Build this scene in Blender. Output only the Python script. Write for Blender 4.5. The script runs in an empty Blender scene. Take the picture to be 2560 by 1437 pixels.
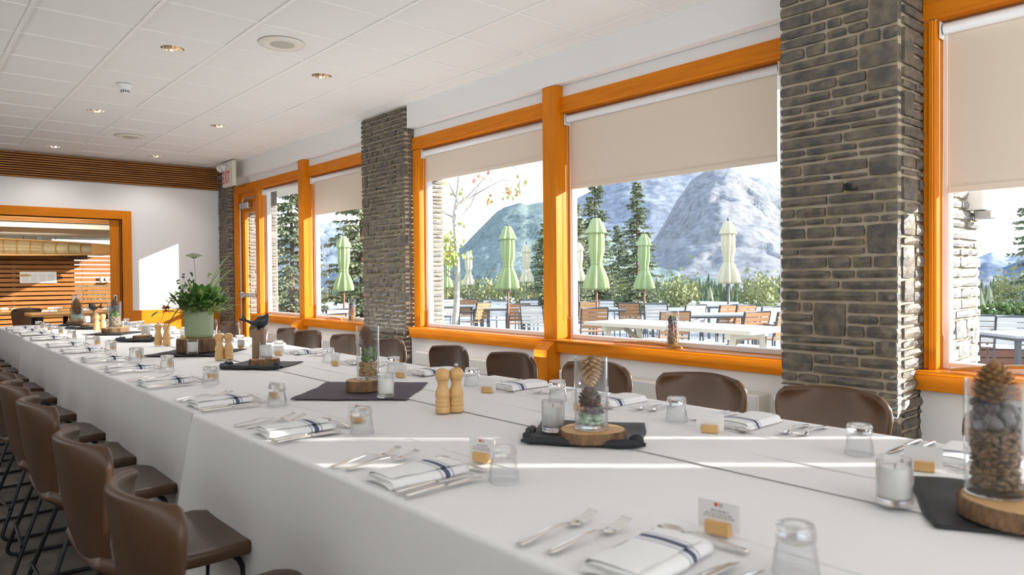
import bpy, math, random
from mathutils import Vector, Matrix, noise
R_ = random.Random(7)
PI = math.pi
C = bpy.context.scene.collection
sc = bpy.context.scene

# ------------------------------------------------------------------ camera
YAW, PIT, ROL, FPX, EYE = .7141, -.0145, -.0086, 1808.6, 1.24
F_ = Vector((math.sin(YAW)*math.cos(PIT), math.cos(YAW)*math.cos(PIT), math.sin(PIT)))
R0 = Vector((math.cos(YAW), -math.sin(YAW), 0)); U0 = R0.cross(F_)
RT = R0*math.cos(ROL) + U0*math.sin(ROL); UP = U0*math.cos(ROL) - R0*math.sin(ROL)
cam = bpy.data.cameras.new('camera'); camo = bpy.data.objects.new('camera', cam); C.objects.link(camo)
M3 = Matrix((RT, UP, -F_)).transposed()
camo.matrix_world = Matrix.Translation((0, 0, EYE)) @ M3.to_4x4()
cam.sensor_width = 36; cam.lens = FPX/2560*36; cam.clip_end = 6000; cam.clip_start = .05
cam.dof.use_dof = True; cam.dof.focus_distance = 5.0; cam.dof.aperture_fstop = 3.8
sc.camera = camo

def ray(x, y): return F_ + RT*((x-1280)/FPX) - UP*((y-718.5)/FPX)
def at_z(x, y, z): r = ray(x, y); t = (z-EYE)/r.z; return Vector((r.x*t, r.y*t, z))
def at_x(x, y, X): r = ray(x, y); t = X/r.x; return Vector((X, r.y*t, EYE+r.z*t))
def at_y(x, y, Y): r = ray(x, y); t = Y/r.y; return Vector((r.x*t, Y, EYE+r.z*t))
def at_d(x, y, d): r = ray(x, y); return Vector((r.x*d, r.y*d, EYE+r.z*d))

# ------------------------------------------------------------------ world, sun, lamps, exposure
w = bpy.data.worlds.new('sky'); sc.world = w; w.use_nodes = True
nt = w.node_tree; nt.nodes.clear()
wo = nt.nodes.new('ShaderNodeOutputWorld'); bg = nt.nodes.new('ShaderNodeBackground')
tc = nt.nodes.new('ShaderNodeTexCoord'); sx = nt.nodes.new('ShaderNodeSeparateXYZ'); cr = nt.nodes.new('ShaderNodeValToRGB')
nt.links.new(tc.outputs['Generated'], sx.inputs[0]); nt.links.new(sx.outputs[2], cr.inputs[0])
cr.color_ramp.elements[0].position = 0; cr.color_ramp.elements[0].color = (.93, .96, 1, 1)
cr.color_ramp.elements[1].position = .8; cr.color_ramp.elements[1].color = (.52, .70, 1, 1)
nt.links.new(cr.outputs[0], bg.inputs[0]); nt.links.new(bg.outputs[0], wo.inputs[0])
bg.inputs[1].default_value = 1.75
sun = bpy.data.lights.new('sun', 'SUN'); sun.energy = 9; sun.angle = math.radians(.55); sun.color = (1, .95, .87)
suno = bpy.data.objects.new('sun', sun); C.objects.link(suno)
sdir = Vector((-.733, .680, -.34)).normalized()
suno.rotation_euler = sdir.to_track_quat('-Z', 'Y').to_euler(); suno.location = (8, -8, 8)

def area(name, loc, direction, sx_, sy_, power, col=(1, 1, 1)):
    l = bpy.data.lights.new(name, 'AREA'); l.shape = 'RECTANGLE'; l.size = sx_; l.size_y = sy_; l.energy = power; l.color = col
    o = bpy.data.objects.new(name, l); C.objects.link(o); o.location = loc
    o.rotation_euler = Vector(direction).to_track_quat('-Z', 'Y').to_euler(); return o
# added unseen area lights by walls, radiators and camera, filling in room light
for i, y in enumerate((-1.8, 1.9, 5.6, 8.9)):
    area('fill_uplight', (-3.7, y, 1.9), (.2, 0, 1), 3.2, 1.2, 65, (.90, .955, 1))
    area('low_fill_uplight', (3.82, y, .56), (-.75, 0, 1), 3.0, .16, (36, 21, 21, 10)[i], (.90, .955, 1))  # unseen low strip, added to brighten the ceiling from the window side
area('fill_uplight', (.6, -3.3, 1.9), (.0, .25, 1), 5, 1.0, 150, (.90, .955, 1))
for x, y, z in ((1.8, 12.5, 2.85), (-1.2, 12.5, 2.85), (1.5, 14.7, 2.02)):
    area('dining_room_fill', (x, y, z), (0, .8, -1), 1.8, .9, 75, (1, .95, .88))  # no fixtures: area lights added to brighten the dining room
sc.view_settings.view_transform = 'Standard'; sc.view_settings.look = 'None'
sc.view_settings.exposure = 0.24; sc.view_settings.gamma = 1
try: sc.view_settings.use_curve_mapping = False
except Exception: pass
cy = sc.cycles
cy.max_bounces = 7; cy.diffuse_bounces = 4; cy.glossy_bounces = 3; cy.transmission_bounces = 6; cy.transparent_max_bounces = 16
cy.caustics_reflective = False; cy.caustics_refractive = False; cy.use_denoising = True
cy.sample_clamp_indirect = 6

# ------------------------------------------------------------------ materials
MATS = {}
def mat(name, col, rough=.6, metal=0, spec=.5, bump=0, bscale=60, noise_amt=0, nscale=8, stretch=(1, 1, 1), col2=None, trans=0, rnd=0, sheen=0, coat=0, sss=0):
    if name in MATS: return MATS[name]
    m = bpy.data.materials.new(name); m.use_nodes = True; n = m.node_tree.nodes; L = m.node_tree.links
    p = n['Principled BSDF']; p.inputs['Base Color'].default_value = (*col, 1); p.inputs['Roughness'].default_value = rough
    p.inputs['Metallic'].default_value = metal; p.inputs['Specular IOR Level'].default_value = spec
    p.inputs['Coat Weight'].default_value = coat
    if trans: p.inputs['Transmission Weight'].default_value = trans
    if noise_amt or bump:
        t = n.new('ShaderNodeTexCoord'); mp = n.new('ShaderNodeMapping'); mp.inputs['Scale'].default_value = stretch
        L.new(t.outputs['Object'], mp.inputs[0])
    if noise_amt or rnd:
        c2 = col2 or tuple(c*.55 for c in col)
        mx = n.new('ShaderNodeMixRGB'); mx.inputs[1].default_value = (*col, 1); mx.inputs[2].default_value = (*c2, 1)
        L.new(mx.outputs[0], p.inputs['Base Color'])
        if noise_amt:
            no = n.new('ShaderNodeTexNoise'); no.inputs['Scale'].default_value = nscale; no.inputs['Detail'].default_value = 5
            L.new(mp.outputs[0], no.inputs[0])
            r = n.new('ShaderNodeValToRGB'); r.color_ramp.elements[0].position = .38; r.color_ramp.elements[1].position = .68
            L.new(no.outputs[0], r.inputs[0])
            ma = n.new('ShaderNodeMath'); ma.operation = 'MULTIPLY'; ma.inputs[1].default_value = noise_amt; L.new(r.outputs[0], ma.inputs[0])
            src = ma.outputs[0]
            if rnd:
                oi = n.new('ShaderNodeObjectInfo'); m2 = n.new('ShaderNodeMath'); m2.operation = 'MULTIPLY_ADD'
                L.new(oi.outputs['Random'], m2.inputs[0]); m2.inputs[1].default_value = rnd; L.new(src, m2.inputs[2]); m2.use_clamp = True; src = m2.outputs[0]
            L.new(src, mx.inputs[0])
        else:
            oi = n.new('ShaderNodeObjectInfo'); m2 = n.new('ShaderNodeMath'); m2.operation = 'MULTIPLY'
            L.new(oi.outputs['Random'], m2.inputs[0]); m2.inputs[1].default_value = rnd; L.new(m2.outputs[0], mx.inputs[0])
    if bump:
        nb = n.new('ShaderNodeTexNoise'); nb.inputs['Scale'].default_value = bscale; nb.inputs['Detail'].default_value = 4
        L.new(mp.outputs[0], nb.inputs[0]); b = n.new('ShaderNodeBump'); b.inputs['Strength'].default_value = bump
        b.inputs['Distance'].default_value = .01; L.new(nb.outputs[0], b.inputs['Height']); L.new(b.outputs[0], p.inputs['Normal'])
    MATS[name] = m; return m

def wood(name, c1, c2, rough=.4, axis=1, sc_=9, coat=.25):
    if name in MATS: return MATS[name]
    st = [14, 14, 14]; st[axis] = .9
    return mat(name, c1, rough, noise_amt=.85, nscale=sc_*.35, stretch=tuple(st), col2=c2, coat=0, spec=.22)

def thin_glass(name, tint=(1, 1, 1), ior=1.5, k=1.0, rough=0.0, base=.035):
    m = bpy.data.materials.new(name); m.use_nodes = True; n = m.node_tree.nodes; L = m.node_tree.links; n.clear()
    o = n.new('ShaderNodeOutputMaterial'); mx = n.new('ShaderNodeMixShader'); t = n.new('ShaderNodeBsdfTransparent'); g = n.new('ShaderNodeBsdfGlossy')
    t.inputs[0].default_value = (*tint, 1); g.inputs['Roughness'].default_value = rough; fr = n.new('ShaderNodeLayerWeight'); fr.inputs[0].default_value = .5
    pw = n.new('ShaderNodeMath'); pw.operation = 'POWER'; pw.inputs[1].default_value = ior; L.new(fr.outputs['Facing'], pw.inputs[0])
    mm = n.new('ShaderNodeMath'); mm.operation = 'MULTIPLY_ADD'; mm.inputs[1].default_value = k; mm.inputs[2].default_value = base; mm.use_clamp = True
    L.new(pw.outputs[0], mm.inputs[0]); L.new(mm.outputs[0], mx.inputs[0]); L.new(t.outputs[0], mx.inputs[1]); L.new(g.outputs[0], mx.inputs[2]); L.new(mx.outputs[0], o.inputs[0])
    MATS[name] = m; return m
def solid_glass(name, col=(1, 1, 1), mixt=.35):
    m = bpy.data.materials.new(name); m.use_nodes = True; n = m.node_tree.nodes; L = m.node_tree.links; n.clear()
    o = n.new('ShaderNodeOutputMaterial'); mx = n.new('ShaderNodeMixShader'); t = n.new('ShaderNodeBsdfTransparent'); g = n.new('ShaderNodeBsdfGlass')
    g.inputs['Color'].default_value = (*col, 1); g.inputs['IOR'].default_value = 1.47; g.inputs['Roughness'].default_value = 0
    mx.inputs[0].default_value = 1-mixt; L.new(t.outputs[0], mx.inputs[1]); L.new(g.outputs[0], mx.inputs[2]); L.new(mx.outputs[0], o.inputs[0])
    MATS[name] = m; return m
def emit(name, col, s):
    m = bpy.data.materials.new(name); m.use_nodes = True; p = m.node_tree.nodes['Principled BSDF']
    p.inputs['Base Color'].default_value = (.8, .8, .8, 1); p.inputs['Emission Color'].default_value = (*col, 1); p.inputs['Emission Strength'].default_value = s
    MATS[name] = m; return m

WHITE = mat('white_paint', (.87, .86, .85), .55, bump=.02, bscale=200)
TILE = mat('ceiling_tile', (.84, .815, .78), .9, bump=.06, bscale=180, rnd=.06, col2=(.78, .75, .71))
GRID = mat('ceiling_rail', (.88, .86, .83), .5)
ORANGE = wood('fir_trim_upright', (.76, .235, .004), (.62, .175, .002), .42, 2)
ORANGEY = wood('fir_trim_long', (.76, .235, .004), (.62, .175, .002), .42, 1)
ORANGEX = wood('fir_trim_cross', (.76, .235, .004), (.62, .175, .002), .42, 0)
SLATM = wood('slat_wood', (.50, .22, .06), (.30, .11, .03), .45, 0)
BLACK = mat('black_back', (.012, .009, .008), .8)
CLOTH = mat('white_linen', (.81, .80, .80), .75, bump=.03, bscale=500, spec=.2)
NAPKINB = mat('black_napkin', (.016, .018, .022), .62, bump=.08, bscale=300)
NAPKINP = mat('plum_napkin', (.085, .065, .085), .8, bump=.08, bscale=300)
LEATHER = mat('brown_leather', (.082, .041, .021), .33, noise_amt=.5, nscale=6, col2=(.045, .025, .014), bump=.04, bscale=90, spec=.4)
BLKMETAL = mat('black_metal', (.012, .013, .015), .4, metal=.2)
STEEL = mat('polished_steel', (.75, .72, .68), .16, metal=1)
CHROME = mat('brushed_metal', (.55, .56, .56), .3, metal=1)
BEECH = mat('beech_wood', (.66, .40, .16), .42, noise_amt=.4, nscale=6, stretch=(4, 4, 1), col2=(.56, .31, .11), coat=.2)
CARPET = mat('carpet', (.105, .088, .075), .95, noise_amt=.8, nscale=7, col2=(.055, .046, .04), bump=.25, bscale=260)
MORTAR = mat('mortar', (.50, .44, .35), .95, noise_amt=.6, nscale=9, col2=(.42, .31, .16), bump=.3, bscale=60)
STONE = mat('slate_stone', (.075, .072, .070), .6, noise_amt=.7, nscale=14, col2=(.24, .195, .135), bump=.8, bscale=38, rnd=.2)
STONE_OUT = mat('outdoor_slate', (.22, .22, .22), .8, noise_amt=.6, nscale=16, col2=(.38, .36, .33), bump=.75, bscale=42, rnd=.2)
BLIND = mat('blind_fabric', (.80, .69, .57), .85, bump=.05, bscale=700)
VINYL = mat('white_vinyl', (.82, .83, .84), .35)
PLASTIC = mat('white_plastic', (.80, .79, .76), .4)
CREAM = mat('cream_plastic', (.74, .70, .60), .45)
WAX = mat('candle_wax', (.86, .84, .80), .5)
PANE = thin_glass('window_glass', (.985, .992, .99), 5, .15, base=.004)
GLASS = thin_glass('thin_glass', (.965, .972, .975), 3.0, .9, .02)
THICK = solid_glass('thick_glass', (.97, .98, .98), .4)
BARK = mat('tree_bark', (.27, .15, .075), .85, noise_amt=.9, nscale=14, stretch=(2.5, 2.5, .8), col2=(.07, .045, .03), bump=.8, bscale=40)
SLICE = mat('cut_wood', (.60, .37, .17), .55, noise_amt=.4, nscale=5, col2=(.50, .28, .11))
GREENPOT = mat('sage_ceramic', (.30, .37, .22), .45)
IRON = mat('dark_iron', (.05, .055, .06), .38, metal=.7)
POSTW = mat('grey_brown_wood', (.30, .19, .115), .6, noise_amt=.5, nscale=5, stretch=(8, 8, 1))
PAPER = mat('white_card', (.78, .77, .76), .6)
INK = mat('grey_ink', (.22, .22, .24), .7)
RED = mat('red_ink', (.75, .03, .04), .5)
LAMPR = mat('gold_reflector', (.85, .74, .58), .18, metal=1)

def napkin_mat():
    m = bpy.data.materials.new('striped_napkin'); m.use_nodes = True; n = m.node_tree.nodes; L = m.node_tree.links; p = n['Principled BSDF']
    p.inputs['Roughness'].default_value = .8
    t = n.new('ShaderNodeTexCoord'); s = n.new('ShaderNodeSeparateXYZ'); L.new(t.outputs['Object'], s.inputs[0])
    r = n.new('ShaderNodeValToRGB'); r.color_ramp.interpolation = 'CONSTANT'
    mr = n.new('ShaderNodeMapRange'); mr.inputs[1].default_value = 0; mr.inputs[2].default_value = .22; L.new(s.outputs[0], mr.inputs[0]); L.new(mr.outputs[0], r.inputs[0])
    W = (.82, .82, .82, 1); B = (.075, .085, .16, 1); G = (.40, .42, .50, 1)
    stops = [(0, W), (.60, G), (.625, W), (.655, B), (.725, W), (.755, G), (.78, W)]
    e = r.color_ramp.elements; e[0].position = 0; e[0].color = W; e[1].position = stops[1][0]; e[1].color = stops[1][1]
    for q, c in stops[2:]: k = e.new(q); k.color = c
    L.new(r.outputs[0], p.inputs['Base Color']); return m
NAPM = napkin_mat()

# ------------------------------------------------------------------ mesh helpers
class MB:
    def __init__(s): s.v = []; s.f = []; s.sm = []
    def add(s, vs, fs, smooth=False):
        o = len(s.v); s.v += [tuple(q) for q in vs]; s.f += [tuple(i+o for i in q) for q in fs]; s.sm += [smooth]*len(fs); return s
    def box(s, x0, x1, y0, y1, z0, z1):
        return s.add([(x0, y0, z0), (x1, y0, z0), (x1, y1, z0), (x0, y1, z0), (x0, y0, z1), (x1, y0, z1), (x1, y1, z1), (x0, y1, z1)],
                     [(0, 3, 2, 1), (4, 5, 6, 7), (0, 1, 5, 4), (1, 2, 6, 5), (2, 3, 7, 6), (3, 0, 4, 7)])
    def bbox(s, x0, x1, y0, y1, z0, z1, b=.004):
        # box with chamfered edges
        b = min(b, (x1-x0)*.45, (y1-y0)*.45, (z1-z0)*.45); vs = []; 
        X = (x0, x1); Y = (y0, y1); Z = (z0, z1); ids = {}
        for i in (0, 1):
            for j in (0, 1):
                for k in (0, 1):
                    dx = b if i == 0 else -b; dy = b if j == 0 else -b; dz = b if k == 0 else -b
                    ids[i, j, k] = len(vs); vs += [(X[i], Y[j]+dy, Z[k]+dz), (X[i]+dx, Y[j], Z[k]+dz), (X[i]+dx, Y[j]+dy, Z[k])]
        f = []
        for i in (0, 1):
            q = [ids[i, 0, 0], ids[i, 1, 0], ids[i, 1, 1], ids[i, 0, 1]]; f.append(q if i else q[::-1])
            q = [ids[0, i, 0]+1, ids[1, i, 0]+1, ids[1, i, 1]+1, ids[0, i, 1]+1]; f.append(q[::-1] if i else q)
            q = [ids[0, 0, i]+2, ids[1, 0, i]+2, ids[1, 1, i]+2, ids[0, 1, i]+2]; f.append(q if i else q[::-1])
        for i in (0, 1):
            for j in (0, 1):
                a, c = ids[i, j, 0], ids[i, j, 1]; f.append((a, a+1, c+1, c))
                a, c = ids[i, 0, j], ids[i, 1, j]; f.append((a, a+2, c+2, c))
                a, c = ids[0, i, j], ids[1, i, j]; f.append((a+1, a+2, c+2, c+1))
                for k in (0, 1): a = ids[i, j, k]; f.append((a, a+1, a+2))
        return s.add(vs, f)
    def lathe(s, prof, n=24, cx=0, cy=0, cz=0, smooth=True, rf=None, closed=False):
        vs = []; fs = []; m = len(prof)
        for i in range(n):
            a = 2*PI*i/n
            for j, (r, z) in enumerate(prof):
                rr = r if rf is None else r*rf(a, z)
                vs.append((cx+rr*math.cos(a), cy+rr*math.sin(a), cz+z))
        for i in range(n):
            k = (i+1) % n
            for j in range(m-1 if not closed else m):
                l = (j+1) % m; fs.append((i*m+j, k*m+j, k*m+l, i*m+l))
        return s.add(vs, fs, smooth)
    def tube(s, pts, r, n=8, smooth=True, cap=True):
        pts = [Vector(p) for p in pts]; rs = r if isinstance(r, (list, tuple)) else [r]*len(pts); vs = []; fs = []
        up = None
        for i, p in enumerate(pts):
            d = (pts[min(i+1, len(pts)-1)]-pts[max(i-1, 0)]).normalized()
            if up is None: up = Vector((0, 0, 1)) if abs(d.z) < .9 else Vector((1, 0, 0))
            a = d.cross(up).normalized(); b = a.cross(d).normalized(); up = b
            for k in range(n):
                t = 2*PI*k/n; q = p+(a*math.cos(t)+b*math.sin(t))*rs[i]; vs.append(q)
        for i in range(len(pts)-1):
            for k in range(n): fs.append((i*n+k, i*n+(k+1) % n, (i+1)*n+(k+1) % n, (i+1)*n+k))
        if cap: fs.append(tuple(range(n))); fs.append(tuple(range((len(pts)-1)*n, len(pts)*n))[::-1])
        return s.add(vs, fs, smooth)
    def grid(s, fn, nu, nv, smooth=True, wrap=False):
        vs = [fn(i/nu if not wrap else i/nu, j/nv) for i in range(nu+(0 if wrap else 1)) for j in range(nv+1)]; fs = []
        c = nu if wrap else nu+1
        for i in range(nu):
            k = (i+1) % c
            for j in range(nv): fs.append((i*(nv+1)+j, k*(nv+1)+j, k*(nv+1)+j+1, i*(nv+1)+j+1))
        return s.add(vs, fs, smooth)
    def ball(s, c, r, n=8, m=6, sc_=(1, 1, 1), jit=0, rng=None):
        rng = rng or R_; ph = rng.random()*9
        def fn(u, v):
            a = 2*PI*u; b = PI*v; q = 1+jit*math.sin(a*2+ph)*math.sin(b*3+ph)
            return (c[0]+r*sc_[0]*q*math.sin(b)*math.cos(a), c[1]+r*sc_[1]*q*math.sin(b)*math.sin(a), c[2]+r*sc_[2]*q*math.cos(b))
        return s.grid(fn, n, m, True, True)
    def xf(s, M, k=0):
        s.v[k:] = [tuple(M @ Vector(q)) for q in s.v[k:]]; return s
    def build(s, name, m, parent=None, off=None, loc=None):
        if off is not None: s.v = [(a-off[0], b-off[1], c-off[2]) for a, b, c in s.v]
        me = bpy.data.meshes.new(name); me.from_pydata(s.v, [], s.f); me.materials.append(m)
        me.polygons.foreach_set('use_smooth', s.sm); me.update()
        o = bpy.data.objects.new(name, me); C.objects.link(o)
        if parent: o.parent = parent
        if loc: o.location = loc
        return o
def tag(o, label=None, cat=None, group=None, kind=None):
    if label: o['label'] = label
    if cat: o['category'] = cat
    if group: o['group'] = group
    if kind: o['kind'] = kind
    return o
def empty(name, loc=(0, 0, 0), rz=0, label=None, cat=None, group=None, kind=None):
    o = bpy.data.objects.new(name, None); C.objects.link(o); o.location = loc; o.rotation_euler = (0, 0, rz); o.empty_display_size = .05
    return tag(o, label, cat, group, kind)
KIDS = {}
def copy_tree(o, parent=None):
    c = o.copy(); C.objects.link(c); c.parent = parent
    for ch in o.children: copy_tree(ch, c)
    return c
def place(proto, used, loc, rz=0, label=None, group=None, sc_=1):
    o = copy_tree(proto) if used else proto
    o.location = loc; o.rotation_euler = (0, 0, rz); o.scale = (sc_,)*3
    if label: o['label'] = label
    if group: o['group'] = group
    return o
def bake(o, mods):
    for k, kw in mods:
        m = o.modifiers.new(k, k)
        for a, b in kw.items(): setattr(m, a, b)
    dg = bpy.context.evaluated_depsgraph_get(); dg.update()
    me = bpy.data.meshes.new_from_object(o.evaluated_get(dg)); o.modifiers.clear(); o.data = me
    return o
ORD = ['first', 'second', 'third', 'fourth', 'fifth', 'sixth', 'seventh', 'eighth', 'ninth', 'tenth', 'eleventh', 'twelfth', 'thirteenth', 'fourteenth', 'fifteenth', 'sixteenth']
CEIL = 2.973; XW = 4.08; XG = 4.17; YE = 11.6; SILL = .745; TT = .762

# ================================================================== THE SETTING
S = 'structure'
o = MB().box(-4.6, 4.3, -4.1, 11.75, -.06, 0).build('floor', CARPET); tag(o, kind=S)
# ceiling: slab, rails, 2 ft tiles with holes for the lamps
ceil = MB().box(-4.6, 4.3, -4.1, 11.6, CEIL+.16, CEIL+.2).build('ceiling', WHITE); tag(ceil, kind=S)
GX, GY = .726, 5.454
xs = [GX+.61*k for k in range(-3, 6)]+[3.985]
ys = [GY+.624*j for j in range(-7, 10)]+[YE]
LIGHTS = [(1.655, 5.77), (2.85, 5.75), (1.655, 8.37), (2.87, 8.35), (1.665, 10.95), (2.88, 10.94)]
SPEAK = [(2.238, 5.146), (2.263, 9.625)]
holes = {}
for q in LIGHTS:
    for i in range(len(xs)-1):
        for j in range(len(ys)-1):
            if xs[i] < q[0] < xs[i+1] and ys[j] < q[1] < ys[j+1]: holes[i, j] = q
rail = .008
tile_cache = {}
for i in range(len(xs)-1):
    for j in range(len(ys)-1):
        x0, x1, y0, y1 = xs[i]+rail, xs[i+1]-rail, ys[j]+rail, ys[j+1]-rail
        if y1-y0 < .03: continue
        if (i, j) in holes:
            hx, hy = holes[i, j]; m = MB(); n = 32; r = .082; inn = []; out = []
            for k in range(n):
                a = 2*PI*k/n+PI/4; dx, dy = math.cos(a), math.sin(a)
                t = min(((x1-hx) if dx > 0 else (hx-x0))/max(abs(dx), 1e-6), ((y1-hy) if dy > 0 else (hy-y0))/max(abs(dy), 1e-6))
                inn.append((hx+r*dx, hy+r*dy, CEIL)); out.append((hx+t*dx, hy+t*dy, CEIL))
            for sx0, sy0 in ((x0, y0), (x1, y0), (x1, y1), (x0, y1)):
                k = min(range(n), key=lambda q: (out[q][0]-sx0)**2+(out[q][1]-sy0)**2); out[k] = (sx0, sy0, CEIL)
            m.add(inn+out, [(k, n+k, n+(k+1) % n, (k+1) % n) for k in range(n)])
            m.build('ceiling_tile', TILE, ceil)
        else:
            key = (round(x1-x0, 3), round(y1-y0, 3))
            if key not in tile_cache:
                b = MB().bbox(0, key[0], 0, key[1], .0045, .018, .003).build('ceiling_tile', TILE, ceil); tile_cache[key] = b.data
            else:
                b = bpy.data.objects.new('ceiling_tile', tile_cache[key]); C.objects.link(b); b.parent = ceil
            b.location = (x0, y0, CEIL+R_.uniform(-.0006, .0006))
for k, x in enumerate(xs):
    MB().box(x-.011, x+.011, ys[0], YE, CEIL-.003, CEIL+.02).build('ceiling_rail', GRID, ceil)
m = MB()
for y in ys[:-1]: m.box(xs[0], 3.985, y-.008, y+.008, CEIL-.0005, CEIL+.02)
m.build('cross_rail', GRID, ceil)
m = MB().box(-4.6, xs[0]-.011, -4.1, YE, CEIL, CEIL+.02).box(xs[0], 4.0, -4.1, ys[0]-.01, CEIL, CEIL+.02)
m.build('plain_panel', TILE, ceil)

# walls
o = MB().box(-4.6, -1.3, YE, YE+.15, 0, 3.17).box(-1.3, 2.60, YE, YE+.15, 2.12, 3.17).box(2.60, 4.3, YE, YE+.15, 0, 3.17).build('wall_back', WHITE); tag(o, kind=S)
m = MB().box(-4.62, -4.42, -4.1, YE, 0, .6).box(-4.62, -4.42, -4.1, YE, 2.6, 3.17)
m.box(-4.62, -4.42, -4.1, YE, .6, 2.6)
tag(m.build('wall_left', mat('taupe_paint', (.42, .39, .35), .7)), kind=S)
m = MB().box(-4.6, 4.3, -4.3, -4.1, 0, .6).box(-4.6, 4.3, -4.3, -4.1, 2.7, 3.17).box(-4.6, 4.3, -4.3, -4.1, .6, 2.7)
tag(m.build('wall_front', WHITE), kind=S)
wr = MB()
for a, b in ((-4.1, 1.44), (2.07, 6.21), (7.10, 10.38)): wr.box(4.03, 4.30, a, b, 0, .65)
for a, b in ((-4.1, 1.44), (2.07, 6.21), (7.10, 11.17)): wr.box(4.08, 4.30, a, b, 2.64, 2.80)
wr = wr.build('wall_right', WHITE); tag(wr, kind=S)
m = MB()
for a, b in ((-4.1, 1.45), (2.06, 6.19), (7.07, YE)): m.box(3.985, 4.32, a, b, 2.745, 3.17)
m.build('soffit', WHITE, wr)
# roof eave outside: shades the top of the windows
tag(MB().box(4.33, 5.35, 1.75, 16, 2.70, 3.25).box(4.33, 4.7, -5, 1.74, 2.9, 3.25).build('roof_eave', mat('eave_white', (.7, .69, .66), .7)), kind=S)

# slatted wood band above the doorway
tr = MB().box(-3.5, 3.96, YE-.012, YE-.001, 2.628, CEIL-.002).build('trim_1', BLACK); tag(tr, kind=S)
for k in range(11):
    z = 2.632+k*.0312
    MB().bbox(-3.5, 3.96, YE-.045, YE-.013, z, z+.0175, .002).build('slat', SLATM, tr)
# doorway casing and wainscot
d1 = empty('door_1', (2.6, YE, 0), kind=S)
def P(mb, name, m_, par): return mb.build(name, m_, par, off=par.location)
P(MB().bbox(2.60, 2.722, YE-.03, YE+.17, 0, 2.243), 'door_casing', ORANGE, d1)
P(MB().bbox(-1.4, 2.60, YE-.03, YE+.17, 2.12, 2.243), 'door_head', ORANGEX, d1)
P(MB().bbox(2.585, 2.60, YE+.02, YE+.12, 0, 2.12, .002), 'door_stop', mat('dark_orange', (.30, .10, .012), .4), d1)
dl = P(MB().bbox(2.46, 2.584, YE+.05, YE+.095, .005, 2.115), 'sliding_door', ORANGE, d1)
fp = MB().bbox(2.49, 2.535, YE+.044, YE+.05, .90, 1.03).build('flush_pull', CHROME, dl, off=d1.location)
MB().box(2.502, 2.523, YE+.042, YE+.0445, .915, 1.015).build('pull_recess', BLACK, dl, off=d1.location)
b = MB().bbox(2.722, 3.96, YE-.018, YE-.001, 0, .80, .003).build('wainscot', ORANGEX); b.name = 'trim_2'; tag(b, kind=S)

# ------------------------------------------------------------------ stone pillars
def stone_mesh(w_, h, dep, rng):
    # irregular rough faced block: face at y=0 looking -y, local x 0..w, z 0..h, body to +dep
    nx = 2 if w_ < .09 else (3 if w_ < .2 else 4); nz = 2 if h < .08 else 3
    vs = []; fs = []
    for j in range(nz+1):
        for i in range(nx+1):
            e = (i in (0, nx)) or (j in (0, nz)); b_ = .004
            x = w_*i/nx+rng.uniform(-b_, b_)*(.6 if e else 1.5); z = h*j/nz+rng.uniform(-b_, b_)*(.6 if e else 1.2)
            if (i in (0, nx)) and (j in (0, nz)): x += .003*(1 if i == 0 else -1); z += .002*(1 if j == 0 else -1)
            y = rng.uniform(-.001, .003) if e else -rng.uniform(.003, .012)
            vs.append((x, y, z))
    N = nx+1
    for j in range(nz):
        for i in range(nx): a = j*N+i; fs.append((a, a+1, a+N+1, a+N))
    per = [i for i in range(N)]+[j*N+nx for j in range(1, nz+1)]+[nz*N+i for i in range(nx-1, -1, -1)]+[j*N for j in range(nz-1, 0, -1)]
    o_ = len(vs)
    for p in per: vs.append((vs[p][0], dep, vs[p][2]))
    k = len(per)
    for i in range(k): fs.append((per[i], o_+i, o_+(i+1) % k, per[(i+1) % k]))
    return vs, fs
def courses(H, rng):
    z = [0]
    while z[-1] < H-.03: z.append(min(H, z[-1]+rng.choice((.038, .045, .05, .055, .062, .07))))
    z[-1] = H
    return z
def layout(W, zs, rng, big=.13):
    n = len(zs)-1; blk = [[] for _ in range(n)]; out = []
    k = 0
    while k < n-2:
        if rng.random() < big*1.9:
            sp = rng.choice((2, 2, 3)); bw = rng.uniform(.12, .2)
            if k+sp <= n and bw < W*.6:
                c_ = rng.choice((0, W-bw, rng.uniform(.08, max(.09, W-bw-.08)))) if W > .4 else 0
                if all(all(c_+bw < a or c_ > b_ for a, b_ in blk[q]) for q in range(k, k+sp)):
                    for q in range(k, k+sp): blk[q].append((c_, c_+bw))
                    out.append((c_, bw, zs[k], zs[k+sp]-zs[k]))
        k += 1
    for k in range(n):
        free = [(0, W)]
        for a, b_ in blk[k]:
            nf = []
            for p, q in free:
                if b_ <= p or a >= q: nf.append((p, q)); continue
                if a-p > .03: nf.append((p, a))
                if q-b_ > .03: nf.append((b_, q))
            free = nf
        for p, q in free:
            x = p
            while q-x > .001:
                l = rng.choice((rng.uniform(.08, .16), rng.uniform(.16, .30), rng.uniform(.26, .42))) if W > .4 else rng.uniform(.12, .3)
                if q-(x+l) < .06: l = q-x
                out.append((x, l, zs[k], zs[k+1]-zs[k])); x += l
    return out
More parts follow.
